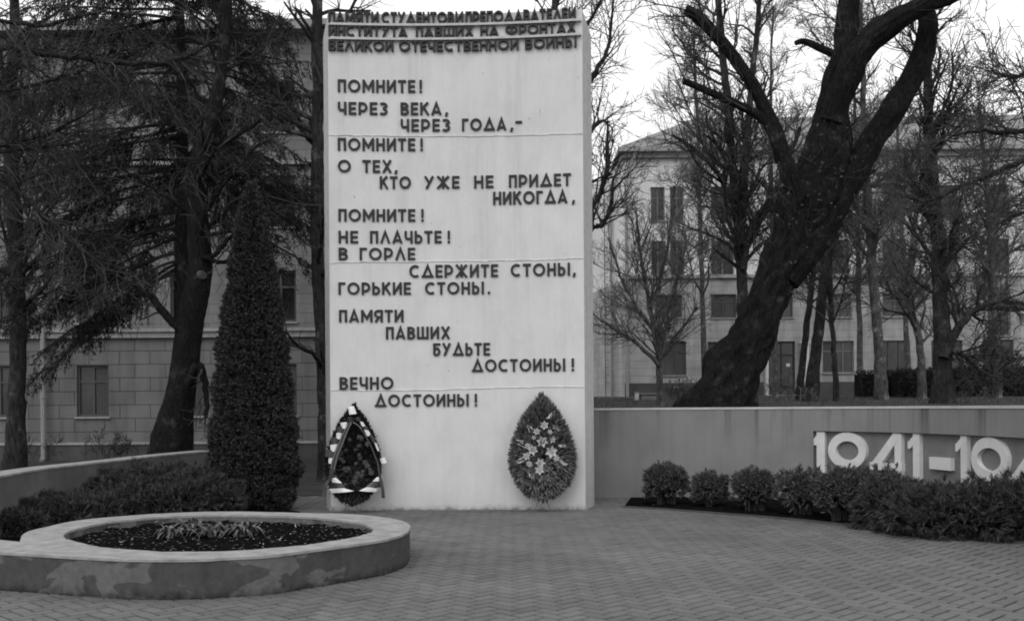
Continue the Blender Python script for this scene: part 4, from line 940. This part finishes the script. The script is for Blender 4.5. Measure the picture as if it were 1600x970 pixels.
# tree outside the frame on the left with long bare boughs crossing the top
def left_tree():
    t = Tree(64); D = 13; pts, rad = PX([(-150, 790, 60), (-140, 600, 50), (-130, 300, 44), (-120, 100, 36), (-110, -100, 24)], D); pts[0][2] = -.1; c = t.path(pts, rad, 10, 6, .01)
    for f in ([(-122, 150, 18), (-60, 90, 13), (0, 75, 11), (80, 85, 9), (170, 98, 9), (225, 98, 8), (285, 92, 7), (335, 62, 4)], [(-122, 160, 16), (-60, 150, 9), (0, 145, 8), (60, 130, 6), (130, 110, 4)], [(-125, 200, 15), (-50, 240, 9), (0, 226, 8), (80, 208, 6), (150, 165, 3)], [(-125, 230, 18), (-60, 250, 12), (20, 292, 8), (75, 345, 8), (120, 385, 7), (165, 428, 4)], [(-125, 200, 14), (-50, 250, 9), (0, 238, 7), (60, 230, 6), (120, 225, 3)], [(-120, 60, 12), (-40, 30, 8), (60, 40, 6), (160, 20, 4), (260, 30, 3)]):
        fp, fr = PX(f, D); cf = t.path(fp, fr, 7, 6, .01); t.along(cf, .25, 1, 26, 1.0, .6, (25, 70), 1, 3, .4, .004, -.02, 1.1, .02, -.05)
    t.build('bare_tree', 'bare tree at the left edge, only long crossing boughs in view', (*pts[0][:2], 0), GL)
left_tree()

# spruce
def spruce():
    D = 23.0; b0 = P(287, 700, D); X0, Y0 = b0[0], D; Ht = 17.0; rs = np.random.default_rng(8)
    root = thing('spruce_tree', 'tall dark spruce with drooping needle curtains in front of the left building', 'tree', (X0, Y0, 0), GL)
    mb = MB(); zz = np.linspace(-.1, Ht, 14); mb.tube([(X0+.02*math.sin(z), Y0, z) for z in zz], np.interp(zz, [0, 1, Ht], [.24, .20, .02]), 10); mb.build('trunk', M['bark'], root, smooth=True)
    mbr = MB(); B, Dr, Ln, Wd = [], [], [], []
    specs = []
    for k in range(140):
        z = rs.uniform(6.2, Ht-.4); az_ = rs.uniform(0, 2*math.pi); specs.append((z, az_, np.interp(z, [5.5, 8, Ht], [4.2, 4.0, .5])*rs.uniform(.65, 1.1), rs.uniform(.25, .55)))
    for z, a_, l_, dr in ((5.3, 185, 3.6, .95), (4.8, 200, 3.5, .85), (4.6, 172, 3.2, .75), (5.7, 178, 3.9, .70), (5.2, 225, 3.0, .8), (5.6, 160, 3.4, .65), (4.2, 190, 2.4, .7), (5.9, 200, 3.8, .6), (6.0, 190, 4.2, .75), (6.4, 215, 3.8, .6), (6.8, 330, 3.4, .4), (7.1, 350, 3.4, .5), (6.6, 20, 3.0, .4), (7.6, 10, 3.4, .5), (8.3, -20, 3.3, .5), (8.8, 15, 3.2, .5), (9.5, -10, 3.1, .45), (9.9, 20, 3.0, .5), (10.6, -15, 2.8, .45), (11.2, 5, 2.7, .5), (7.9, -35, 3.2, .5), (8.6, 180, 3.8, .5), (9.4, 190, 3.6, .5), (5.0, 195, 3.9, .9), (4.7, 182, 3.7, 1.0), (4.4, 205, 3.0, .9)): specs.append((z, R(a_), l_, dr))
    dead = Tree(81)
    for qi, (z, az_, l_, dr) in enumerate(specs):
        heavy = 1.35 if qi >= 140 else 1.0
        az_ += rs.normal(0, .3); dr *= rs.uniform(.6, 1.35); z += rs.normal(0, .4)
        o = np.array((math.cos(az_), math.sin(az_), 0)); n = 10; t_ = np.linspace(0, 1, n)
        pts = np.array((X0, Y0, z))+o*(l_*t_)[:, None]+np.array((0, 0, 1))*(-dr*l_*(t_**1.25)*.75+.22*l_*np.clip(t_-.7, 0, 1)**1.3)[:, None]
        pts += np.cumsum(rs.normal(0, .05, pts.shape), 0)*t_[:, None]
        dead.along(np.concatenate([pts, np.full((n, 1), .02)], 1), .06, .6, int(l_*2.5), .7, .5, (40, 85), 2, 3, .4, .006, -.15, 1.0, .010, -.3)
        mbr.tube(pts, np.linspace(.04, .008, n), 5, cap=False)
        ns = int(l_*19*heavy)
        for q in range(ns):
            f = rs.uniform(.28, 1); x = f*(n-1); i = min(int(x), n-2); p = pts[i]+(pts[i+1]-pts[i])*(x-i); sd_ = np.array((-o[1], o[0], 0))*rs.choice([-1, 1])
            d = unit(o*.55+sd_*rs.uniform(.2, .9)+np.array((0, 0, -rs.uniform(.15, 1.1)*(1.5 if heavy > 1 else 1)))); ll = rs.uniform(.35, .85)*(1.15-.5*f)
            m_ = int(ll*46)
            u = rs.uniform(0, 1, (m_, 1)); bb = p+d*u*ll+np.array([0, 0, -.12])*u*u; dd = unit(d+rs.normal(0, .55, (m_, 3))+np.array([0, 0, -.25]))
            B.append(bb); Dr.append(dd); Ln.append(rs.uniform(.08, .15, m_)); Wd.append(rs.uniform(.014, .028, m_))
    mbr.build('branches', M['twig'], root); dead.tw.build('dead_twigs', M['twig'], root); B, Dr = np.concatenate(B), np.concatenate(Dr)
    mb = MB(); mb.quadsoup(diamonds(B, Dr, rand_side(Dr), np.concatenate(Ln), np.concatenate(Wd))); mb.build('crown', M['spruce'], root)
spruce()
# low weeds along the plinth
def weeds(label, px, D, seed, hgt):
    p = P(px, 715, D); t = Tree(seed)
    for k in range(9): t.grow((p[0]+t.r.uniform(-.5, .5), D+t.r.uniform(-.2, .2), -.06), (t.r.gauss(0, .25), t.r.gauss(0, .2), 1), hgt*t.r.uniform(.7, 1.1), .012, 1, 3, .007, .1, 1.6)
    root = thing('bare_shrub', label, 'shrub', (p[0], D, 0), 'leafless shrubs under the left building'); t.tw.build('twigs', M['twig'], root)
weeds('leafless twiggy shrub under the ground floor window of the left building', 165, 30.5, 71, .8)
weeds('leafless twiggy shrub between the window and the leaning trunk, along the left building', 205, 30.8, 72, .75)
weeds('leafless twiggy shrub at the foot of the trunk at the left edge of the photo', 50, 29, 73, .8)

# ================================================================== HEDGES AND BUSHES on the raised lawn
def hedge(label, x0, x1, y0, y1, D, seed):
    a, b_ = P(x0, y1, D), P(x1, y0, D); z0 = tz((a[0]+b_[0])/2, D)-.05; z1 = b_[2]; n = int((b_[0]-a[0])*420); rs = np.random.default_rng(seed)
    root = thing('hedge', label, 'hedge', ((a[0]+b_[0])/2, D, z0), 'dark hedges before the right building')
    p = np.stack([rs.uniform(a[0], b_[0], n), D-rs.uniform(0, .9, n), z0+(z1-z0)*rs.uniform(0, 1, n)**.8], -1); p[:, 1] = np.where(p[:, 2] > z1-.15, p[:, 1], D-.8+rs.normal(0, .06, n))
    nn = unit(np.stack([rs.normal(0, .5, n), rs.normal(-.6, .4, n), rs.normal(.8, .4, n)], -1)); mb = MB(); sprays(mb, p, nn, 7, .16, .035, .7, .3, rs); mb.build('foliage', M['hedge'], root)
    mb = MB(); mb.box((a[0]+.1, D-.75, z0), (b_[0]-.1, D+.4, z1-.08)); mb.build('opaque_core', M['thuja_core'], root)  # dark solid box added to fill the hedge behind its sprays
hedge('long dark clipped hedge running to the right edge before the pale building', 1395, 1660, 577, 616, 42, 81)
hedge('short clipped hedge end left of the long dark hedge', 1336, 1392, 582, 616, 44, 82)
def bush(label, px, py0, py1, wpx, D, seed, mat='hedge', n=420):
    a = P(px, py1, D); hz = (py1-py0)/1600*D; g = tz(a[0], D); c = (a[0], D, g+hz*.55); root = thing('bush', label, 'shrub', (a[0], D, g), 'bushes on the lawn behind the wall')
    mb, mc = MB(), MB(); rs = np.random.default_rng(seed); r = wpx/3200*D
    th = rs.uniform(0, 6.28, n); ph = np.arccos(rs.uniform(-.6, 1, n)); k = rs.uniform(.6, 1.05, n); nr_ = np.stack([np.sin(ph)*np.cos(th), np.sin(ph)*np.sin(th), np.cos(ph)], -1)
    sprays(mb, np.array(c)+nr_*np.array((r, r, hz*.5))*k[:, None], nr_, 10, .16, .03, .6, .4, rs); mb.build('foliage', M[mat], root)
    for q in range(9): mc.tube([(a[0]+rs.normal(0, .1), D, g-.1), (a[0]+rs.normal(0, r*.5), D+rs.normal(0, r*.3), g+hz*.7)], [.02, .01], 4)
    mc.build('stems', M['twig'], root)
bush('rounded twiggy bush standing above the long hedge at the right', 1552, 546, 622, 96, 36, 83)
def scrub(label, px, py, D, seed, hgt, wid, k=11, tw='twig_hazed'):
    p = P(px, py, D); g = tz(p[0], D); t = Tree(seed)
    for q in range(k): t.grow((p[0]+t.r.uniform(-wid, wid), D+t.r.uniform(-.3, .3), g-.06), (t.r.gauss(0, .35), t.r.gauss(0, .3), 1), hgt*t.r.uniform(.6, 1.1), .014, 1, 3, .008, .1, 1.5)
    root = thing('bare_shrub', label, 'shrub', (p[0], D, g), 'bushes on the lawn behind the wall'); t.tw.build('twigs', M[tw], root)
scrub('low bare shrub at the foot of the slender trunks, near the entrance', 1222, 625, 40, 84, .8, .7)
scrub('low bare shrub just right of the foot of the leaning giant', 1255, 630, 30, 85, .5, .6)
scrub('dark bare scrub left of the foot of the leaning giant', 1070, 632, 30, 86, .8, .5, 13, 'twig')
scrub('sparse bare shrub in front of the long hedge at the right', 1530, 632, 26, 87, .45, .6, 9)
# dry grass tufts
n = 5000; X = nr.uniform(1.0, 16, n); Y = nr.uniform(12, 46, n); s = side_right(X, Y); ok = (s > .6) & (X/Y > .06); X, Y = X[ok], Y[ok]; Z = terrain(X, Y)
d = unit(np.stack([nr.normal(0, .4, len(X)), nr.normal(0, .4, len(X)), np.ones(len(X))], -1)); mb = MB()
mb.quadsoup(diamonds(np.stack([X, Y, Z-.02], -1), d, rand_side(d), nr.uniform(.05, .16, len(X)), nr.uniform(.008, .02, len(X))))
kind(tag(mb.build('grass', M['deadleaf']), 'short dry grass on the lawn behind the curved wall', 'grass'), 'stuff')

# ================================================================== BUILDINGS
def facade(mb, y, x0, x1, z0, z1, rects, rev=.16):
    """wall plane at depth y with rectangular openings (xa, xb, za, zb) and their reveals"""
    xs = sorted({x0, x1}|{v for r in rects for v in r[:2] if x0 < v < x1}); zs = sorted({z0, z1}|{v for r in rects for v in r[2:] if z0 < v < z1})
    for i in range(len(xs)-1):
        for k in range(len(zs)-1):
            cx, cz = (xs[i]+xs[i+1])/2, (zs[k]+zs[k+1])/2
            if any(r[0] < cx < r[1] and r[2] < cz < r[3] for r in rects): continue
            mb.quads([(xs[i], y, zs[k]), (xs[i+1], y, zs[k]), (xs[i+1], y, zs[k+1]), (xs[i], y, zs[k+1])], [(0, 1, 2, 3)])
    for a, b_, c, d in rects:
        if d <= z0 or c >= z1: continue
        mb.quads([(a, y, c), (a, y, d), (a, y+rev, d), (a, y+rev, c)], [(0, 1, 2, 3)]); mb.quads([(b_, y, d), (b_, y, c), (b_, y+rev, c), (b_, y+rev, d)], [(0, 1, 2, 3)])
        mb.quads([(a, y, d), (b_, y, d), (b_, y+rev, d), (a, y+rev, d)], [(0, 1, 2, 3)]); mb.quads([(b_, y, c), (a, y, c), (a, y+rev, c), (b_, y+rev, c)], [(0, 1, 2, 3)])
def window(parent, y, a, b_, c, d, rev=.16, fm='frame', cur=None, bars=1, transom=.68, rs=rnd):
    mb = MB(); f = .07; y0, y1 = y+rev-.07, y+rev-.01
    mb.box((a, y0, c), (a+f, y1, d)); mb.box((b_-f, y0, c), (b_, y1, d)); mb.box((a+f, y0, c), (b_-f, y1, c+f)); mb.box((a+f, y0, d-f), (b_-f, y1, d))
    zt_ = c+(d-c)*transom
    for k in range(bars): xm = a+(b_-a)*(k+1)/(bars+1); mb.box((xm-.035, y0+.004, c+f), (xm+.035, y1, d-f))
    mb.box((a+f, y0+.008, zt_-.03), (b_-f, y1, zt_+.03))
    o = mb.build('window', M[fm], parent)
    mb = MB(); mb.quads([(a+.02, y1-.006, c+.02), (b_-.02, y1-.006, c+.02), (b_-.02, y1-.006, d-.02), (a+.02, y1-.006, d-.02)], [(0, 1, 2, 3)]); mb.build('pane', M['glass'], o)
    if cur:
        mb = MB(); w_ = (b_-a)*rs.uniform(.25, .42); xx = a+f if rs.random() < .5 else b_-f-w_
        X = np.linspace(xx, xx+w_, 9); V = np.array([(x, y1-.02-.012*(k % 2), z) for z in (c+f, d-f) for k, x in enumerate(X)]); mb.quads(V, [(i, i+1, 10+i, 9+i) for i in range(8)]); mb.build('curtain', M['curtain'], o)
    mb = MB(); mb.box((a-.06, y-.09, c-.06), (b_+.06, y+rev-.075, c-.004)); mb.build('sill', M['sill'], o)
    return o
def hz(y, D): return EYE-(y-637)/1600*D
# ---- left building
YL = 32.0; x0, x1 = -26.0, 1.5
bl_ = thing('institute_building', 'shaded four storey building of coursed blocks behind the spruce on the left', 'building', ((x0+x1)/2, YL, 0))
cols = [(145+147*k-800)/1600*YL for k in range(-5, 5)]; floors = [(646, 566), (500, 420), (352, 272), (204, 124)]
rects = []
for q, (yb, yt) in enumerate(floors):
    for c in cols: rects.append((c-.5, c+.5, hz(yb, YL), hz(yt, YL)))
zc = hz(516, YL); ztop = hz(52, YL); zp = hz(689, YL)
mb = MB(); facade(mb, YL, x0, x1, zp, zc, [r for r in rects if r[3] < zc]); mb.build('ground_storey_wall', M['ashlar'], bl_)
mb = MB(); facade(mb, YL, x0, x1, zc, ztop, [r for r in rects if r[2] > zc]); mb.quads([(x1, YL, -.1), (x1, YL+14, -.1), (x1, YL+14, ztop), (x1, YL, ztop)], [(0, 1, 2, 3)]); mb.quads([(x0, YL+14, -.1), (x0, YL, -.1), (x0, YL, ztop), (x0, YL+14, ztop)], [(0, 1, 2, 3)]); mb.quads([(x1, YL+14, -.1), (x0, YL+14, -.1), (x0, YL+14, ztop), (x1, YL+14, ztop)], [(0, 1, 2, 3)]); mb.build('upper_wall', M['ashlar_pale'], bl_)
mb = MB(); mb.box((x0-.05, YL-.08, -.1), (x1+.05, YL+.3, zp-.02)); mb.build('plinth', M['plinth'], bl_)
mb = MB(); mb.box((x0-.08, YL-.12, zp-.019), (x1+.08, YL-.003, zp+.06)); mb.build('plinth_moulding', M['cornice'], bl_)
mb = MB(); mb.box((x0-.15, YL-.22, zc+.02), (x1+.15, YL-.003, zc+.12)); mb.box((x0-.1, YL-.14, zc-.16), (x1+.1, YL-.003, zc+.019)); mb.build('string_course', M['cornice'], bl_)
mb = MB(); z_ = hz(256, YL); mb.box((x0-.1, YL-.18, z_), (x1+.1, YL-.003, z_+.12)); mb.build('string_course', M['cornice'], bl_)
mb = MB(); mb.box((x0-.4, YL-.5, ztop+.01), (x1+.4, YL+14.4, ztop+.3)); mb.build('cornice', M['cornice'], bl_)
mb = MB(); mb.quads([(x0-.4, YL-.5, ztop+.31), (x1+.4, YL-.5, ztop+.31), (x1-3, YL+7, ztop+2.6), (x0+3, YL+7, ztop+2.6), (x0-.4, YL+14.4, ztop+.31), (x1+.4, YL+14.4, ztop+.31)], [(0, 1, 2, 3), (4, 3, 2, 5)]); mb.poly([(x1+.4, YL-.5, ztop+.31), (x1+.4, YL+14.4, ztop+.31), (x1-3, YL+7, ztop+2.6)]); mb.poly([(x0-.4, YL+14.4, ztop+.31), (x0-.4, YL-.5, ztop+.31), (x0+3, YL+7, ztop+2.6)]); mb.build('roof', M['roof'], bl_)
for r in rects: window(bl_, YL, *r, cur=rnd.random() < .6)
for px in (73, 560):
    X = (px-800)/1600*YL; mb = MB(); mb.tube([(X, YL-.25, .02), (X, YL-.25, ztop-.5), (X, YL-.1, ztop-.1)], .075, 8)
    mb.tube([(X+.0, YL-.25, .02), (X+.02, YL-.42, -.04)], .08, 8)
    for z in (1.9, 4.6, 7.5): mb.tube([(X, YL-.25, z), (X, YL-.25, z+.08)], .10, 8)
    mb.build('downpipe', M['pipe'], bl_)

# ---- right building
YR = 58.0; xl = (977-800)/1600*YR; xr = 46.0; g = 2.0
br_ = thing('pale_building', 'pale four storey building with a hipped roof behind the bare trees on the right', 'building', ((xl+xr)/2, YR, g))
def X_(px): return un(px, 500)[0]/1600*YR
bays = [1044, 1130, 1218, 1310, 1398, 1480, 1560, 1645, 1730, 1815, 1900, 1985]
R_ = []
ztop = hz(250, YR); zs1 = hz(437, YR); zs0 = hz(600, YR)
for k, c in enumerate(bays):
    if k == 0:
        for a, b_ in ((1018, 1040), (1048, 1070)): R_.append((X_(a), X_(b_), hz(347, YR), hz(294, YR))); R_.append((X_(a), X_(b_), hz(432, YR), hz(378, YR)))
        R_.append((X_(1024), X_(1072), hz(588, YR), hz(535, YR))); R_.append((X_(1024), X_(1066), hz(498, YR), hz(462, YR)))
    else:
        wpx = 18; R_.append((X_(c-wpx), X_(c+wpx), hz(347, YR), hz(294, YR))); R_.append((X_(c-wpx), X_(c+wpx), hz(432, YR), hz(378, YR)))
        if c == 1560: R_.append((X_(c-17), X_(c+19), hz(530, YR), hz(462, YR)))
        else: R_.append((X_(c-19), X_(c+21), hz(499, YR), hz(462, YR)))
        if c != 1218: R_.append((X_(c-25), X_(c+24), hz(586, YR), hz(536, YR)))
door = (X_(1200), X_(1242), g+.15, hz(536, YR))
mb = MB(); facade(mb, YR, xl, xr, zs1, ztop, [r for r in R_ if r[2] > zs1], .2)
xb, yb = 5.0, 66.0
for z0_, z1_, m_ in ((zs1, ztop, 'a'),): mb.quads([(xb, yb, z0_), (xl, YR, z0_), (xl, YR, z1_), (xb, yb, z1_)], [(0, 1, 2, 3)])
mb.quads([(xr, YR, g-.3), (xr, YR+16, g-.3), (xr, YR+16, ztop), (xr, YR, ztop)], [(0, 1, 2, 3)]); mb.quads([(xr, YR+16, g-.3), (xb, YR+16, g-.3), (xb, YR+16, ztop), (xr, YR+16, ztop)], [(0, 1, 2, 3)]); mb.quads([(xb, YR+16, g-.3), (xb, yb, g-.3), (xb, yb, ztop), (xb, YR+16, ztop)], [(0, 1, 2, 3)])
mb.build('upper_wall', M['facade'], br_)
mb = MB(); facade(mb, YR, xl, xr, g-.3, zs1, [r for r in R_ if r[3] < zs1]+[door], .2); mb.quads([(xb, yb, g-.3), (xl, YR, g-.3), (xl, YR, zs1), (xb, yb, zs1)], [(0, 1, 2, 3)]); mb.build('lower_wall', M['facade_low'], br_)
mb = MB()
for a, b_ in ((xl-.02, door[0]-.3), (door[1]+.3, xr)): mb.box((a, YR-.1, g-.3), (b_, YR-.003, zs0))
mb.build('plinth', M['plinth'], br_)
mb = MB(); mb.box((xl-.05, YR-.2, zs1), (xr, YR-.003, zs1+.18)); mb.build('string_course', M['cornice'], br_)
mb = MB(); mb.box((xl-.1, YR-.35, ztop+.01), (xr+.3, YR+16, ztop+.28)); mb.box((xl-.35, YR-.7, ztop+.281), (xr+.5, YR+16.4, ztop+.5)); mb.build('cornice', M['cornice'], br_)
mb = MB(); zr = hz(205, YR+7)
A_, B_, C_, D_ = (xl-.35, YR-.7, ztop+.51), (xr+.5, YR-.7, ztop+.51), (xr+.5, YR+16.4, ztop+.51), (xl-.35, YR+16.4, ztop+.51); E_, F_ = (xl+5.5, YR+7.5, zr+.9), (xr-6, YR+7.5, zr+.9)
mb.poly([A_, B_, F_, E_]); mb.poly([C_, D_, E_, F_]); mb.poly([D_, A_, E_]); mb.poly([B_, C_, F_]); mb.build('roof', M['roof'], br_)
for r in R_: window(br_, YR, *r, rev=.2, fm=rnd.choice(['frame', 'frame_pale']), cur=rnd.random() < .5, bars=2 if r[1]-r[0] > 1.5 else 1)
# entrance
mb = MB(); a, b_, c, d = door; y = YR+.1
mb.box((a, y, c), (a+.1, y+.08, d)); mb.box((b_-.1, y, c), (b_, y+.08, d)); mb.box((a+.1, y, d-.1), (b_-.1, y+.08, d)); mb.box((a+.1, y, c+(d-c)*.72), (b_-.1, y+.08, c+(d-c)*.76)); xm = (a+b_)/2; mb.box((xm-.05, y+.01, c), (xm+.05, y+.07, d-.1)); mb.box((a+.1, y+.01, c), (b_-.1, y+.06, c+.5))
dr = mb.build('entrance_door', M['door'], br_)
mb = MB(); mb.quads([(a+.05, y+.05, c+.02), (b_-.05, y+.05, c+.02), (b_-.05, y+.05, d-.05), (a+.05, y+.05, d-.05)], [(0, 1, 2, 3)]); mb.build('pane', M['glass'], dr)
mb = MB(); q = P(1232, 570, YR); mb.box((q[0]-.11, y-.02, q[2]-.09), (q[0]+.11, y-.003, q[2]+.09)); mb.build('notice', M['white'], dr)
for px, wd_ in ((1196, .16), (1255, .45)):
    mb = MB(); X = X_(px); mb.box((X-wd_/2, YR-.35, g-.1), (X+wd_/2, YR-.101, hz(540, YR))); mb.box((X-wd_/2-.05, YR-.4, hz(540, YR)+.002), (X+wd_/2+.05, YR-.101, hz(540, YR)+.12)); mb.build('door_pier', M['white'], br_)
for px in (980, 962):
    mb = MB(); X = (px-800)/1600*YR; Yp = YR-.25 if px > 970 else YR+2.2; mb.tube([(X+.5, YR-.5, ztop+.25), (X, Yp, ztop-1.2), (X, Yp, ztop-3), (X, Yp, tz(X, Yp)-.05)], .09, 7); mb.build('downpipe', M['pipe'], br_)
mb = MB(); X = (955-800)/1600*61                             # fire ladder on the end wall
for o_ in (0, .45): mb.tube([(X-o_*.6, 61.2+o_, tz(X, 61)-.05), (X-o_*.6, 61.2+o_, ztop-.3)], .03, 5)
for k in range(24): z = 3+k*.45; mb.tube([(X, 61.2, z), (X-.27, 61.65, z)], .02, 4)
mb.build('ladder', M['wire'], br_)

# small things on the raised lawn behind the wall
def post(name, label, cat, px, y0, y1, wpx, D, mat, cap_=True):
    q = P(px, y1, D); gz = tz(q[0], D); z1 = P(px, y0, D)[2]; w_ = wpx/3200*D; root = thing(name, label, cat, (q[0], D, gz)); mb = MB()
    mb.box((q[0]-w_, D-w_, gz-.05), (q[0]+w_, D+w_, z1)); mb.build('body', M[mat], root)
    mb = MB(); mb.box((q[0]-w_*1.2, D-w_*1.2, z1+.002), (q[0]+w_*1.2, D+w_*1.2, z1+.05)); mb.build('cap', M['concrete'], root)
post('utility_box', 'plain grey cabinet showing above the wall near the corner of the right building', 'cabinet', 1016, 616, 634, 32, 40, 'concrete')
post('stone_post', 'short pale post just left of the grey cabinet above the wall', 'post', 995, 614, 634, 6, 39, 'white')
post('concrete_bin', 'squat concrete bin with a pale rim between the cabinet and the leaning giant', 'bin', 1057, 606, 634, 12, 42, 'plinth')
post('marker_stone', 'small pale stone at the right foot of the leaning giant, above the wall', 'stone', 1168, 618, 632, 8, 24, 'concrete')
